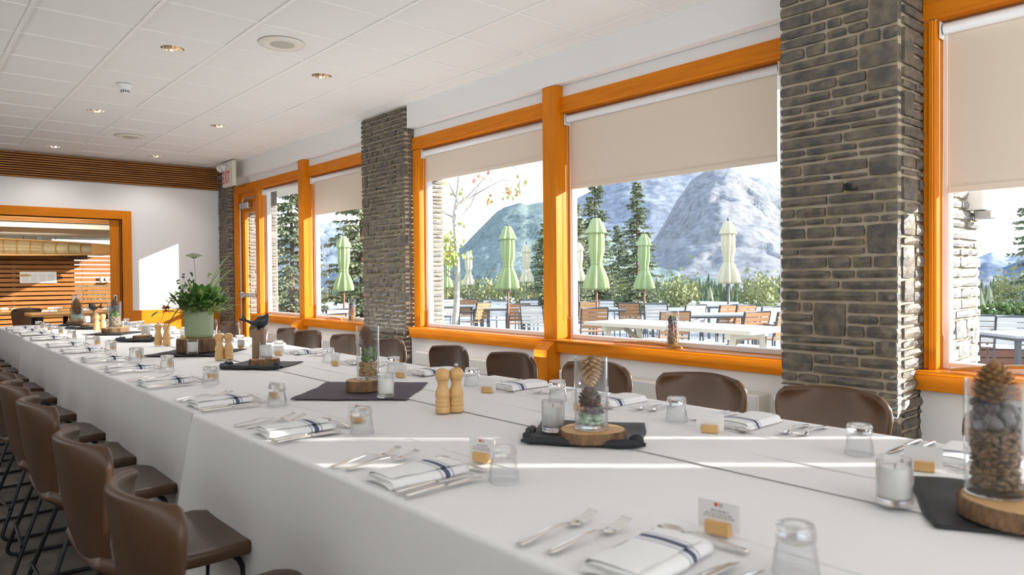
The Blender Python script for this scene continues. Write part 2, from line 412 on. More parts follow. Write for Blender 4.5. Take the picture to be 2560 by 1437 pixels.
def pillar(name, label, xf, xb, y0, y1, z1, seed, joint=.0155, xout=None):
    rng = random.Random(seed); root = empty(name, (xf, (y0+y1)/2, 0), label=label, cat='pillar')
    o_ = root.location
    MB().box(xf+.011, xout or xb, y0+.011, y1-.011, 0, z1).build('mortar_core', MORTAR, root, off=o_)
    zs = courses(z1-.01, rng); J = joint
    # front face looks -X : local x runs along -Y (from y1 to y0)
    for x, l, z, h in layout(y1-y0, zs, rng):
        w_ = l-J if l > J+.02 else l; hh = h-J
        vs, fs = stone_mesh(w_, hh, .05, rng); M = Matrix.Translation((xf-o_.x-rng.uniform(.0, .008), y1-o_.y-x-J/2, z+J/2)) @ Matrix.Rotation(-PI/2, 4, 'Z')
        MB().add([tuple(M @ Vector(q)) for q in vs], fs, False).build('stone', STONE, root)
    # side face looks -Y
    for x, l, z, h in layout(xb-xf-.05, zs, rng, .1):
        w_ = l-J*.6; hh = h-J
        if w_ < .02: continue
        vs, fs = stone_mesh(w_, hh, .05, rng); M = Matrix.Translation((xf-o_.x+.05+x, y0-o_.y-rng.uniform(0, .008), z+J/2))
        MB().add([tuple(M @ Vector(q)) for q in vs], fs, False).build('stone', STONE, root)
    if xout:
        for x, l, z, h in layout(xout-4.3, zs, rng, .08):
            w_ = l-J*.6; hh = h-J
            if w_ < .02: continue
            vs, fs = stone_mesh(w_, hh, .05, rng); M = Matrix.Translation((4.3-o_.x+x, y0-o_.y-rng.uniform(0, .012), z+J/2))
            MB().add([tuple(M @ Vector(q)) for q in vs], fs, False).build('stone', STONE_OUT, root)
    return root
pillar('stone_pillar', 'wide grey slate pillar with pale mortar between the two nearest window groups', 3.77, 4.15, 1.44, 2.07, CEIL, 3, xout=4.96)
pillar('stone_pillar', 'dark slate stone pillar standing left of the large two-pane window, middle of the three', 3.97, 4.15, 6.22, 7.09, CEIL, 5, xout=4.45)
pillar('stone_pillar', 'narrow far slate pillar in the corner beside the glass door under the exit sign', 3.975, 4.15, 11.18, YE-.002, CEIL, 9, joint=.012, xout=4.75)

# ------------------------------------------------------------------ windows
def window(name, y0, y1, left_trim=True, right_jamb=False, zt=2.53):
    """opening from y0 (near) to y1 (far); y0/y1 are the jamb planes"""
    r = empty(name, (XW, (y0+y1)/2, SILL), kind=S); o_ = r.location; z0 = SILL
    if left_trim: MB().box(4.075, XG, y1, y1+.02, z0, zt).build('jamb', ORANGE, r, off=o_)
    if right_jamb: MB().box(4.075, XG, y0-.02, y0, z0, zt).build('jamb', ORANGE, r, off=o_)
    MB().box(4.09, XG, y0, y1, zt, zt+.02).build('jamb_head', ORANGEY, r, off=o_)
    f = MB(); a, b_ = 4.145, 4.205; t = .034
    f.bbox(a, b_, y1-t, y1, z0, zt, .004).bbox(a, b_, y0, y0+t, z0, zt, .004).bbox(a, b_, y0+t, y1-t, z0, z0+t, .004).bbox(a, b_, y0+t, y1-t, zt-t, zt, .004)
    f.build('sash_frame', VINYL, r, off=o_)
    MB().box(XG+.003, XG+.009, y0+t-.004, y1-t+.004, z0+t-.004, zt-t+.004).build('pane', PANE, r, off=o_)
    MB().box(4.205, 4.34, y0-.03, y1+.03, z0-.1, z0-.005).build('outer_reveal', VINYL, r, off=o_)
    if left_trim: 
        lt = min(.11, left_trim if left_trim is not True else .11)
        MB().bbox(4.058, 4.082, y1, y1+lt, z0, zt, .006).bbox(4.05, 4.06, y1+.012, y1+lt*.55, z0, zt, .003).build('side_casing', ORANGE, r, off=o_)
    return r
W = {}
W[1] = window('window_1', -1.05, 1.375, .062)
W[2] = window('window_2', 2.24, 4.075, False)
W[3] = window('window_3', 4.225, 6.10)
W[4] = window('window_4', 7.25, 8.61, False)
W[5] = window('window_5', 8.76, 10.15, False)
W[6] = window('window_6', -3.2, -1.20, False)
def top_trim(name, y0, y1):
    tag(MB().bbox(4.055, 4.085, y0, y1, 2.535, 2.655, .005).bbox(4.045, 4.058, y0, y1, 2.535, 2.55, .003).build(name, ORANGEY), kind=S)
top_trim('trim_3', -4.0, 1.438); top_trim('trim_4', 2.08, 6.212); top_trim('trim_5', 7.1, 11.165)
def sill(name, y0, y1):
    tag(MB().bbox(3.965, 4.15, y0, y1, SILL-.016, SILL, .005).bbox(3.98, 4.03, y0+.004, y1-.004, SILL-.10, SILL-.016, .003).build(name, ORANGEY), kind=S)
sill('trim_6', -4.0, 1.455); sill('trim_7', 2.085, 6.185); sill('trim_8', 7.1, 10.37)
for k, (a, b_) in enumerate(((-1.20, -1.05), (4.075, 4.225), (8.61, 8.76))):
    t = MB().bbox(3.995, 4.16, a, b_, SILL, 2.744, .004)
    t.bbox(4.155, 4.215, a+.0, b_-.0, SILL, 2.74, .004)
    # short post under the sill with a sloping top
    x0, x1 = 3.885, 4.03; z0, za, zb = 0, .665, SILL-.0165
    t.add([(x0, a, z0), (x1, a, z0), (x1, b_, z0), (x0, b_, z0), (x0, a, za), (x0+.085, a, zb), (x1, a, zb), (x1, b_, zb), (x0+.085, b_, zb), (x0, b_, za)],
          [(0, 1, 6, 5, 4), (3, 9, 8, 7, 2), (0, 4, 9, 3), (4, 5, 8, 9), (5, 6, 7, 8), (1, 2, 7, 6), (0, 3, 2, 1)])
    tag(t.build('trim_%d' % (9+k), ORANGE), kind=S)
# mullion between window 5 and the door, and the glazed door
tag(MB().bbox(4.04, 4.2, 10.15, 10.28, 0, 2.54, .004).build('trim_12', ORANGE), kind=S)
d2 = empty('door_2', (XW, 10.72, 0), kind=S)
P(MB().bbox(4.05, 4.2, 11.02, 11.165, 0, 2.54, .005).bbox(4.04, 4.06, 11.05, 11.10, 0, 2.54, .003), 'door_frame', ORANGE, d2)
P(MB().bbox(4.12, 4.165, 10.90, 11.02, .02, 2.40, .003), 'stile', ORANGE, d2)
P(MB().bbox(4.12, 4.165, 10.28, 10.36, .02, 2.40, .003), 'stile', ORANGE, d2)
P(MB().bbox(4.12, 4.165, 10.36, 10.90, 2.24, 2.40, .003).bbox(4.12, 4.165, 10.36, 10.90, .02, .25, .003), 'rail', ORANGEY, d2)
P(MB().bbox(4.10, 4.2, 10.28, 11.02, 2.40, 2.54, .003), 'door_header', ORANGEY, d2)
P(MB().box(4.14, 4.146, 10.355, 10.905, .245, 2.245), 'pane', PANE, d2)
P(MB().bbox(4.085, 4.10, 11.0, 11.018, .05, 2.38, .002), 'weather_strip', VINYL, d2)
P(MB().bbox(4.06, 4.12, 10.62, 10.98, 2.29, 2.39, .008), 'door_closer', CHROME, d2)
P(MB().tube([(4.09, 10.9, 2.40), (4.0, 10.6, 2.425), (4.05, 10.30, 2.43)], .012, 6), 'closer_arm', CHROME, d2)
P(MB().bbox(4.055, 4.12, 10.94, 11.0, .96, 1.05, .006).bbox(4.05, 4.075, 10.34, 10.98, .975, 1.035, .006), 'push_bar', CHROME, d2)

# ------------------------------------------------------------------ roller blinds
def blind(y0, y1, zb, label, gap=.045, gap2=.03):
    r = empty('roller_blind', (4.118, (y0+y1)/2, 2.49), label=label, cat='blind', group='roller blinds in the windows'); o_ = r.location
    if zb < 2.45:
        fab = MB().box(4.137, 4.1385, y0+gap, y1-gap2, zb, 2.49).build('fabric', BLIND, r, off=o_)
        MB().bbox(4.133, 4.142, y0+gap, y1-gap2, zb-.004, zb+.03, .003).build('bottom_bar', BLIND, fab, off=o_)
    MB().tube([(4.118, y0+.02, 2.488), (4.118, y1-.02, 2.488)], .027, 16).build('roller_tube', VINYL, r, off=o_)
    for y in (y0+.004, y1-.012):
        MB().bbox(4.085, 4.16, y, y+.008, 2.44, 2.527, .002).build('bracket', PLASTIC, r, off=o_)
    MB().tube([(4.11, y1-.02, 2.47), (4.10, y1-.018, 1.6), (4.10, y1-.018, .93), (4.108, y1-.03, .9), (4.115, y1-.045, .93), (4.115, y1-.045, 2.47)], .0016, 4).build('pull_chain', PLASTIC, r, off=o_)
blind(-3.2, -1.20, 1.80, 'beige roller blind of the window out of view beyond the nearest post', .045, .165)
blind(-1.05, 1.375, 1.655, 'beige roller blind half drawn in the nearest window right of the wide pillar', .125)
blind(2.24, 4.075, 1.935, 'beige roller blind drawn lowest, in the window showing the rocky mountain')
blind(4.225, 6.10, 2.205, 'beige roller blind slightly drawn in the window showing the birch tree')
blind(7.25, 8.61, 2.045, 'beige roller blind in the narrow window just left of the middle pillar')
blind(8.76, 10.15, 2.5, 'white roller blind rolled fully up in the window next to the glass door')

# ------------------------------------------------------------------ radiators under the windows
def radiator(y0, y1, label):
    r = MB().bbox(3.90, 4.028, y0, y1, .10, .525, .006)
    r = r.build('radiator', PLASTIC, off=(3.96, (y0+y1)/2, .1), loc=(3.96, (y0+y1)/2, .1)); tag(r, label, 'radiator', 'white convector radiators under the sills')
    MB().box(3.898, 3.9005, y0+.03, y1-.03, .385, .389).build('air_slot', BLACK, r, off=r.location)
    MB().bbox(3.894, 3.9, y0+.01, y1-.01, .40, .515, .002).build('upper_panel', PLASTIC, r, off=r.location)
    for yy in (y0+.02, y1-.05): MB().bbox(3.95, 4.02, yy, yy+.03, 0, .10).build('foot', PLASTIC, r, off=r.location)
radiator(2.28, 3.96, 'white convector radiator between the wide pillar and the orange post')
radiator(4.26, 5.95, 'white convector radiator under the window with the birch tree')
radiator(7.35, 8.55, 'white convector radiator under the window left of the middle pillar')
radiator(8.82, 10.1, 'white convector radiator nearest the glass door')

# ------------------------------------------------------------------ ceiling fittings
LBL = ['round recessed ceiling lamp nearest the viewer, left of the big speaker grille', 'round recessed ceiling lamp right of the big speaker grille',
       'round recessed ceiling lamp below left of the smoke detector', 'round recessed ceiling lamp between smoke detector and window wall',
       'far recessed ceiling lamp just above the slatted band, further left', 'far recessed ceiling lamp just above the slatted band, nearer the exit sign']
BULB = emit('lamp_glow', (1, .86, .66), 9)
for (x, y), lb in zip(LIGHTS, LBL):
    r = empty('ceiling_lamp', (x, y, CEIL), label=lb, cat='lamp', group='round recessed ceiling lamps')
    MB().lathe([(.081, .012), (.081, .0), (.092, -.004), (.094, -.001), (.094, 0)], 32).build('trim_ring', PLASTIC, r)
    MB().lathe([(.081, .0), (.074, .05), (.05, .11), (.0, .13)], 32).build('reflector', LAMPR, r)
    MB().lathe([(.0, .06), (.022, .065), (.032, .09), (.02, .12)], 16).build('bulb', BULB, r)
    l = bpy.data.lights.new('ceiling_lamp_light', 'SPOT'); l.energy = 50 if y < 10 else 16; l.spot_size = 2.3; l.spot_blend = .6; l.shadow_soft_size = .06; l.color = (1, .96, .92)
    lo = bpy.data.objects.new('lamp_light', l); C.objects.link(lo); lo.parent = r; lo.location = (0, 0, -.01)
for (x, y), lb in zip(SPEAK, ('large round ceiling speaker grille between the two nearest lamps', 'small far round ceiling speaker grille above the doorway')):
    r = empty('ceiling_speaker', (x, y, CEIL), label=lb, cat='speaker', group='round ceiling speakers')
    MB().lathe([(.165, 0), (.165, -.006), (.158, -.010), (.095, -.012), (.09, -.009)], 48).build('rim', CREAM, r)
    g = MB().lathe([(.09, -.009), (.0, -.009)], 40, smooth=False)
    g.build('grille', mat('grille', (.60, .56, .48), .6), r)
    h = MB()
    for i in range(-8, 9):
        for j in range(-8, 9):
            px_, py_ = i*.010+(j % 2)*.005, j*.0095
            if px_*px_+py_*py_ < .0078: h.lathe([(.0026, -.0094), (0, -.0094)], 6, px_, py_, smooth=False)
    h.build('perforation', mat('hole_dark', (.22, .2, .17), .9), r); 
    for a in range(4):
        MB().ball((.145*math.cos(a*PI/2+.3), .145*math.sin(a*PI/2+.3), -.012), .004, 6, 4).build('screw', CHROME, r)
r = empty('smoke_detector', (1.634, 7.10, CEIL), label='white conical smoke detector hanging under the ceiling', cat='detector')
MB().lathe([(.062, 0), (.062, -.008), (.055, -.012), (.034, -.05), (.030, -.075), (.018, -.082), (0, -.083)], 28).build('housing', PLASTIC, r)
m = MB()
for k in range(12):
    a = 2*PI*k/12
    for z in (-.052, -.063): m.add([tuple(Matrix.Rotation(a, 4, 'Z') @ Vector(q)) for q in ((.0355-.1*(-.05-z)*.35, -.006, z), (.0355-.1*(-.05-z)*.35, .006, z), (.034-.1*(-.05-z)*.35, .006, z-.007), (.034-.1*(-.05-z)*.35, -.006, z-.007))], [(0, 1, 2, 3)])
m.build('vent_slot', BLACK, r)

# exit sign, text faces the room
r = empty('exit_sign', (3.62, 10.06, 2.80), label='hanging white exit sign with red letters above the corner pillar', cat='sign')
r.rotation_euler = (0, 0, 0)
p = at_x(595, 425, 3.86)
SX, SY = 3.86, 10.72
r.location = (SX, SY, 2.79)
MB().bbox(-.055, .0, -.21, .21, -.19, .17, .006).build('sign_box', CREAM, r)
sface = MB().box(-.0575, -.055, -.13, .19, -.17, .03).build('sign_face', PLASTIC, r)
def text(s, size, m_, parent, loc, rot, name='lettering', ext=.0008):
    cu = bpy.data.curves.new(name, 'FONT'); cu.body = s; cu.size = size; cu.extrude = ext; cu.align_x = 'CENTER'; cu.align_y = 'CENTER'
    o_ = bpy.data.objects.new(name, cu); C.objects.link(o_); bpy.context.view_layer.update()
    dg = bpy.context.evaluated_depsgraph_get(); me = bpy.data.meshes.new_from_object(o_.evaluated_get(dg)); bpy.data.objects.remove(o_)
    me.materials.clear(); me.materials.append(m_); o2 = bpy.data.objects.new(name, me); C.objects.link(o2); o2.parent = parent; o2.location = loc; o2.rotation_euler = rot; return o2
t = text('EXIT', .19, RED, sface, (-.0592, .035, -.07), (PI/2, 0, -PI/2)); t.scale = (.74, 1.35, 1)
for dy in (-.06, .10):
    el = MB().lathe([(0, .0), (.03, 0), (.05, -.07), (.046, -.078), (0, -.07)], 20).build('emergency_lamp', PLASTIC, r); el.location = (-.05, dy+.12, .12); el.rotation_euler = (0, .9, dy*3)

# black metal hook on the wide pillar
q = at_x(2118, 467, 3.755)
r = empty('wall_hook', q, label='small black metal hook fixed to the wide stone pillar', cat='hook')
MB().lathe([(.006, -.004), (.02, -.004), (.02, .004), (.006, .004)], 16, closed=True).xf(Matrix.Rotation(PI/2, 4, 'Y')).build('ring_plate', BLKMETAL, r)
MB().tube([(0, 0, -.012), (-.02, -.012, -.018), (-.03, -.05, -.02), (-.02, -.062, -.012)], .006, 6).build('hook_arm', BLKMETAL, r)

# ================================================================== THE LONG TABLE
def cloth(name, x0, x1, y0, y1, side, label, zt=TT, ends=(True, True), seed=1):
    """tablecloth over one table: side -1 hangs down at x0, +1 hangs down at x1; other edge lies flat"""
    rng = random.Random(seed); ph = [rng.random()*6 for _ in range(4)]; r = .014
    L = y1-y0; nu = max(30, int(L/.05))
    def prof(s):  # s in 0..1 : 0 inner flat edge -> 1 hem
        W_ = x1-x0; tot = W_+.70; d = s*tot
        if d < W_-r: return (d, 0, 0)
        d2 = d-(W_-r); arc = r*PI/2
        if d2 < arc: a = d2/r; return (W_-r+r*math.sin(a), -(r-r*math.cos(a)), 0)
        dd = d2-arc; return (W_, -r-dd, dd)
    W_ = x1-x0; tot = W_+.70
    ss = [0, .25*W_/tot, .5*W_/tot, .75*W_/tot, (W_-r*1.2)/tot]+[(W_-r+r*PI/2*k/5)/tot for k in range(6)]+[(W_+.01+.69*k/12)/tot for k in range(1, 13)]
    def fn(u, v):
        y = y0+L*u; a, dz, drop = prof(ss[int(round(v*(len(ss)-1)))])
        f = drop/.7
        wav = f*(.015*math.sin(y*5.1+ph[0])+.008*math.sin(y*11+ph[1])+.004*math.sin(y*23+ph[2]))+f*.012
        edge = 0
        if ends[0]: e = max(0, 1-(y-y0)/.16); edge += e*e*f*.06; y -= e*f*.06
        if ends[1]: e = max(0, 1-(y1-y)/.16); edge += e*e*f*.06; y += e*f*.10
        z = zt+dz+(.0012*math.sin(y*7+ph[3])*math.sin(a*9) if drop == 0 else 0)
        x = (x1-a-wav-edge) if side < 0 else (x0+a+wav+edge)
        return (x, y, z)
    m = MB(); m.grid(fn, nu, len(ss)-1)
    if side < 0: m.f = [f[::-1] for f in m.f]
    # end skirts across
    for e, yy, sg in ((ends[0], y0, -1), (ends[1], y1, 1)):
        if not e: continue
        def fe(u, v):
            x = x0+(x1-x0)*u; f = v
            return (x-(.012+.04)*f*(1-u) if side < 0 else x+(.05)*f*u, yy+sg*(.004+.04*f+.008*f*math.sin(x*14)), zt-.002-.70*v)
        m.grid(fe, 16, 8)
    o_ = m.build(name, CLOTH, loc=((x0+x1)/2, (y0+y1)/2, 0), off=((x0+x1)/2, (y0+y1)/2, 0))
    tag(o_, label, 'tablecloth', 'white cloths on the long banquet table'); return o_
sec = [(-.6, 2.70, .822, 2.235), (2.71, 5.16, .845, 2.205), (5.17, 7.31, .868, 2.18), (7.32, 9.42, .892, 2.15)]
nm = ['nearest', 'second nearest', 'third', 'farthest']
for i, (a, b_, xa, xb) in enumerate(sec):
    cloth('tablecloth', xa, 1.60, a, b_, -1, 'white tablecloth hanging on the aisle side over the %s table section' % nm[i], zt=TT-.0015*i, seed=3+i, ends=(i == 0, True))
    cloth('tablecloth', 1.545, xb, a, b_, 1, 'white tablecloth on the window side over the %s table section' % nm[i], zt=TT+.003-.0015*i, seed=13+i, ends=(i == 0, True))
# ironed fold creases : fine raised lines on the cloths
for o_ in list(C.objects):
    if o_.name.startswith('tablecloth'):
        x_c = o_.location.x
        for xx in ((1.17,) if x_c < 1.5 else (1.735, 1.93)):
            b_ = o_.bound_box; ya, yb = b_[0][1]+.06, b_[6][1]-.06; zt = max(q[2] for q in b_)
            m = MB(); n_ = 24
            rr = random.Random(int(xx*100)); ph = rr.random()*6
            def cf(u, v): return (xx-x_c+(v-.5)*.007+.003*math.sin(u*9+ph), ya+(yb-ya)*u, zt-.0012+.0019*math.sin(PI*v))
            m.grid(cf, n_, 4); m.build('fold_crease', CLOTH, o_)
ZT = TT+.0045

# ------------------------------------------------------------------ tableware prototypes (local +x points across the table, origin at the setting)
def strip(m, pts, thick=.0022):
    """pts: (x, y, z, halfwidth) ; gives a soft edged bar"""
    vs = []; n = len(pts)
    for x, y, z, h in pts:
        vs += [(x, y-h, z), (x, y-h*.5, z+thick), (x, y+h*.5, z+thick), (x, y+h, z), (x, y+h*.5, z-thick*.4), (x, y-h*.5, z-thick*.4)]
    fs = []
    for i in range(n-1):
        for k in range(6): a = i*6+k; b2 = i*6+(k+1) % 6; fs.append((a, b2, b2+6, a+6))
    fs.append(tuple(range(6))[::-1]); fs.append(tuple(range((n-1)*6, n*6)))
    m.add(vs, fs, True)
def make_fork():
    r = empty('fork', cat='fork'); m = MB()
    strip(m, [(0, 0, .003, .006), (.01, 0, .003, .0095), (.05, 0, .007, .0075), (.09, 0, .012, .0048), (.12, 0, .011, .0032), (.135, 0, .008, .0036)], .002)
    m.build('handle', STEEL, r); m = MB()
    strip(m, [(.133, 0, .008, .0036), (.142, 0, .005, .010), (.155, 0, .003, .0122), (.163, 0, .004, .0122)], .0016)
    hd = m.build('head', STEEL, r)
    for k in range(4):
        y = -.0105+.007*k; m = MB(); strip(m, [(.162, y, .004, .002), (.178, y, .007, .0019), (.195, y, .012, .0017), (.208, y*.96, .017, .0009)], .0013); m.build('tine', STEEL, hd)
    return r
def make_knife():
    r = empty('knife', cat='knife'); m = MB()
    strip(m, [(0, 0, .0045, .006), (.008, 0, .005, .0085), (.05, 0, .006, .0075), (.10, 0, .006, .006), (.112, 0, .0055, .006)], .004); m.build('handle', STEEL, r)
    m = MB(); strip(m, [(.110, 0, .0055, .006), (.125, .001, .005, .0095), (.17, .001, .0045, .0095), (.20, -.001, .004, .007), (.214, -.005, .0035, .001)], .0012); m.build('blade', STEEL, r)
    return r
def make_spoon():
    r = empty('spoon', cat='spoon'); m = MB()
    strip(m, [(0, 0, .003, .005), (.008, 0, .003, .0085), (.05, 0, .007, .0065), (.09, 0, .011, .0042), (.115, 0, .008, .003), (.128, 0, .005, .0035)], .002); m.build('handle', STEEL, r)
    m = MB()
    def fb(u, v):
        a = 2*PI*u; rr = v; x = .150+.026*rr*math.cos(a); y = .0175*rr*math.sin(a)*(1+.12*math.cos(a)); return (x, y, .0015+.0075*rr*rr)
    m.grid(fb, 24, 6, wrap=True); o_ = m.build('bowl', STEEL, r); 
    m2 = MB()
    return r
def make_napkin():
    m = MB(); L_, W_, H_ = .215, .125, .021
    def fn(u, v):
        # closed cross section in y,z : stacked folds on the +y side, rounded roll on the -y side
        a = 2*PI*u; ca, sa = math.cos(a), math.sin(a); e = .55
        y = (abs(ca)**e)*(1 if ca >= 0 else -1)*W_/2; z = (abs(sa)**.8)*(1 if sa >= 0 else -1)
        if sa > 0: z = z*H_*(.82+.18*(-ca*.5+.5)+.05*math.sin(v*7))
        else: z = 0
        s = 1-.04*abs(v-.5)*2
        x = L_*v+.004*math.sin(a*3)*(1 if v in (0, 1) else .2)
        return (x, y*s+.002*math.sin(v*9), max(0, z)*s+.0006)
    m.grid(fn, 40, 14, wrap=True)
    n = 40; 
    c0 = len(m.v); m.v.append((0, 0, H_*.4)); m.v.append((L_, 0, H_*.4))
    for i in range(n): k = (i+1) % n; m.f.append((c0, k*15, i*15)); m.sm.append(False); m.f.append((c0+1, i*15+14, k*15+14)); m.sm.append(False)
    o_ = m.build('napkin', NAPM); o_['category'] = 'napkin'
    # free folded flap edge lying on top
    m = MB()
    def ff(u, v): return (.006+.203*u, -.045+.092*v, H_*.99+.0025*math.sin(PI*v)+.0012*math.sin(u*11))
    m.grid(ff, 12, 6)
    def f2(u, v): return (.006+.203*u, .047+.010*math.sin(PI*v), H_*(.99-.85*v))
    m.grid(f2, 12, 5); m.build('top_fold', NAPM, o_)
    return o_
def make_tumbler():
    r = empty('tumbler', cat='glass')
    m = MB().lathe([(.0365, 0), (.0372, .0015), (.0330, .03), (.0298, .050), (.0312, .058), (.0312, .064)], 28)
    m.lathe([(.0345, 0), (.0308, .03), (.0275, .050), (.0265, .054)], 28)
    m.lathe([(.0345, 0), (.0372, 0)], 28)
    m.build('wall', GLASS, r)
    MB().lathe([(0, .0575), (.022, .057), (.0265, .052), (.0295, .0535), (.0312, .060), (.0308, .074), (.0285, .0785), (.020, .079), (.016, .0755), (0, .0745)], 28).build('thick_base', THICK, r)
    return r
def make_card(printed=True):
    r = empty('place_card', cat='place card')
    m = MB().bbox(-.011, .011, -.024, .024, 0, .024, .002).build('wooden_block', BEECH, r)
    cd = MB().box(-.0006, .0006, -.041, .041, .008, .060).build('card', PAPER, r)
    for z, h, l in ((.050, .0022, .030), (.043, .0016, .044), (.0375, .0016, .036)):
        pass
    m = MB()
    for z, h, l in ((.042, .0013, .019), (.036, .0010, .026), (.031, .0010, .030)):
        y = -l
        rr = random.Random(int(z*1e4))
        while y < l-.004:
            w_ = rr.uniform(.003, .009); m.box(-.0009, -.0005, y, min(l, y+w_), z-h, z+h); y += w_+.002
    c = m.build('print', INK, cd); c['kind'] = 'stuff'
    MB().lathe([(0, 0), (.0038, 0), (.0038, .0003), (0, .0003)], 12).xf(Matrix.Translation((-.0008, .005, .0535)) @ Matrix.Rotation(-PI/2, 4, 'Y')).build('red_emblem', RED, cd)
    MB().box(-.0009, -.0006, -.008, .0005, .0495, .0565).build('grey_emblem', mat('emblem_grey', (.45, .45, .45), .7), cd)
    return r
protos = dict(fork=make_fork(), knife=make_knife(), spoon=make_spoon(), napkin=make_napkin(), glass=make_tumbler(), card=make_card())
usedp = set()
def put(kind, x, y, rz, label, group, z=ZT):
    u = kind in usedp; usedp.add(kind)
    return place(protos[kind], u, (x, y, z), rz, label, group)
def setting(y, side, n_, where, knives=2, forks=2, parts='all'):
    """side -1: aisle side (sitter looks +x), side +1: window side; local frame lx across, ly to the sitter's left"""
    rr = random.Random(int(y*100)+side)
    xe = .83+.006*max(0, y) if side < 0 else 2.20-.008*max(0, y)
    s = 1 if side < 0 else -1; rb = 0 if side < 0 else PI
    def g(lx, ly): return xe+s*lx, y+s*ly
    j = lambda a: rr.uniform(-a, a)
    x, yy = g(.0, .195+j(.01)); put('fork', x, yy, rb+.05+j(.06), 'outer fork at %s' % where, 'forks')
    x, yy = g(.015, .148+j(.01)); put('fork', x, yy, rb+.05+j(.06), 'inner fork beside the napkin at %s' % where, 'forks')
    x, yy = g(.01, .0+j(.008)); put('napkin', x, yy, rb+.03+j(.08), 'folded white napkin with navy stripes at %s' % where, 'striped napkins')
    x, yy = g(.0, -.10+j(.006)); put('knife', x, yy, rb+j(.05), 'inner knife beside the napkin at %s' % where, 'knives')
    x, yy = g(.0, -.14+j(.006)); put('knife', x, yy, rb+j(.05), 'outer knife at %s' % where, 'knives')
    x, yy = g(.262+j(.01), -.085); put('spoon', x, yy, rb+PI/2+.12+j(.08), 'dessert spoon lying crosswise at %s' % where, 'dessert spoons')
    x, yy = g(.255+j(.012), -.18+j(.01)); put('glass', x, yy, 0, 'upside-down clear tumbler at %s' % where, 'upturned tumblers')
    x, yy = g(.322+j(.01), 0+j(.02)); put('card', x, yy, rb+.28+j(.2), 'white name card in a wooden block at %s' % where, 'name cards')
NEARY = [.75, 1.46, 2.15, 2.82, 3.56, 4.235, 4.85, 5.545, 6.135, 6.95, 7.60, 8.15, 8.63]
FARY = [.65, 1.25, 1.79, 2.32, 2.97, 3.62, 4.34, 4.98, 5.60, 6.2, 6.85, 7.5, 8.1, 8.7]
for i, y in enumerate(NEARY): setting(y, -1, i, 'the %s aisle-side setting from the front' % ORD[i])
for i, y in enumerate(FARY): setting(y, 1, i, 'the %s window-side setting from the front' % ORD[i])

# ------------------------------------------------------------------ salt and pepper mills
def make_mill(knob):
    r = empty('pepper_mill' if knob else 'salt_mill', cat='mill')
    b_ = MB().lathe([(0, 0), (.0255, 0), (.0268, .003), (.0265, .020), (.0245, .022), (.0265, .024), (.0262, .034), (.024, .036), (.0255, .038), (.025, .046), (.0225, .048), (.0262, .055), (.0268, .064), (.0235, .078), (.0178, .092), (.0172, .102), (.0205, .112), (.0215, .114)], 28).build('body', BEECH, r)
    th = MB().lathe([(.0205, .1145), (.019, .116), (.0235, .120), (.0262, .131), (.025, .143), (.018, .1515), (.008, .1555), (0, .156)], 28).build('turned_head', BEECH, r)
    if knob: MB().lathe([(0, .155), (.0045, .155), (.0045, .160), (.0075, .163), (.006, .169), (0, .171)], 16).build('steel_knob', CHROME, th)
    return r
pp = [((1.473, 2.076), (1.521, 2.061), (0, 1), 'in front of the golden pine cone tray'), ((1.491, 4.372), (1.539, 4.353), (1, 0), 'right of the green flower pot'),
      ((1.497, 5.664), (1.542, 5.618), (1, 0), 'left of the green flower pot'), ((1.504, 7.726), (1.561, 7.74), (1, 0), 'left of the far tall pebble vase')]
mills = {}
for a, b_, kn, wh in pp:
    for (x, y), k in ((a, kn[0]), (b_, kn[1])):
        if k not in mills: mills[k] = make_mill(k); u = False
        else: u = True
        place(mills[k], u, (x, y, ZT), R_.random()*6, ('beech pepper mill with steel knob ' if k else 'plain beech wood salt mill ')+wh, 'wooden mills')

# ------------------------------------------------------------------ centrepieces
def mat_napkin(cx, cy, h, rz, m_, label, roll=False, seed=1):
    """square cloth napkin laid diagonally"""
    rr = random.Random(seed); m = MB(); N = 22
    def fn(u, v):
        x = (u-.5)*2*h; y = (v-.5)*2*h
        z = .0028+.0016*math.sin(x*34+y*21)*math.sin(y*27-1)+.0006*math.sin(x*19-y*33)
        if roll and u < .22: t = (u/.22); z += .012*math.sin(PI*(t*.75+.12))
        if roll and v > .93: z += .006
        return (x+.004*math.sin(v*9), y+.004*math.sin(u*8), z)
    m.grid(fn, N, N)
    # hem edge thickness
    o_ = m.build('table_napkin', m_, loc=(cx, cy, ZT)); o_.rotation_euler = (0, 0, rz); tag(o_, label, 'napkin', 'dark centrepiece napkins')
    bake(o_, [('SOLIDIFY', dict(thickness=.002, offset=-1))])
    if roll:
        e = MB()
        pts = [(-h*1.02, -h*1.06+2.12*h*k/14, .010+.002*math.sin(k*1.3)) for k in range(15)]
        e.tube(pts, [.005]+[.0115+.002*math.sin(k*.9) for k in range(13)]+[.004], 8)
        e.build('folded_roll', m_, o_)
        e = MB(); pts = [(-h*1.0+2.0*h*k/10*.45, h*1.0, .008+.012*math.sin(PI*k/10)) for k in range(11)]
        e.tube(pts, [.004]+[.010+.004*math.sin(k*2.1) for k in range(9)]+[.002], 7); e.build('tucked_corner', m_, o_)
        e = MB(); pts = [(-h*.98+.14*h*k/5, -h*(1.02-.05*k), .010+.012*math.sin(PI*k/5)) for k in range(6)]
        e.tube(pts, [.003, .012, .016, .013, .010, .003], 7); e.build('tucked_corner', m_, o_)
    return o_
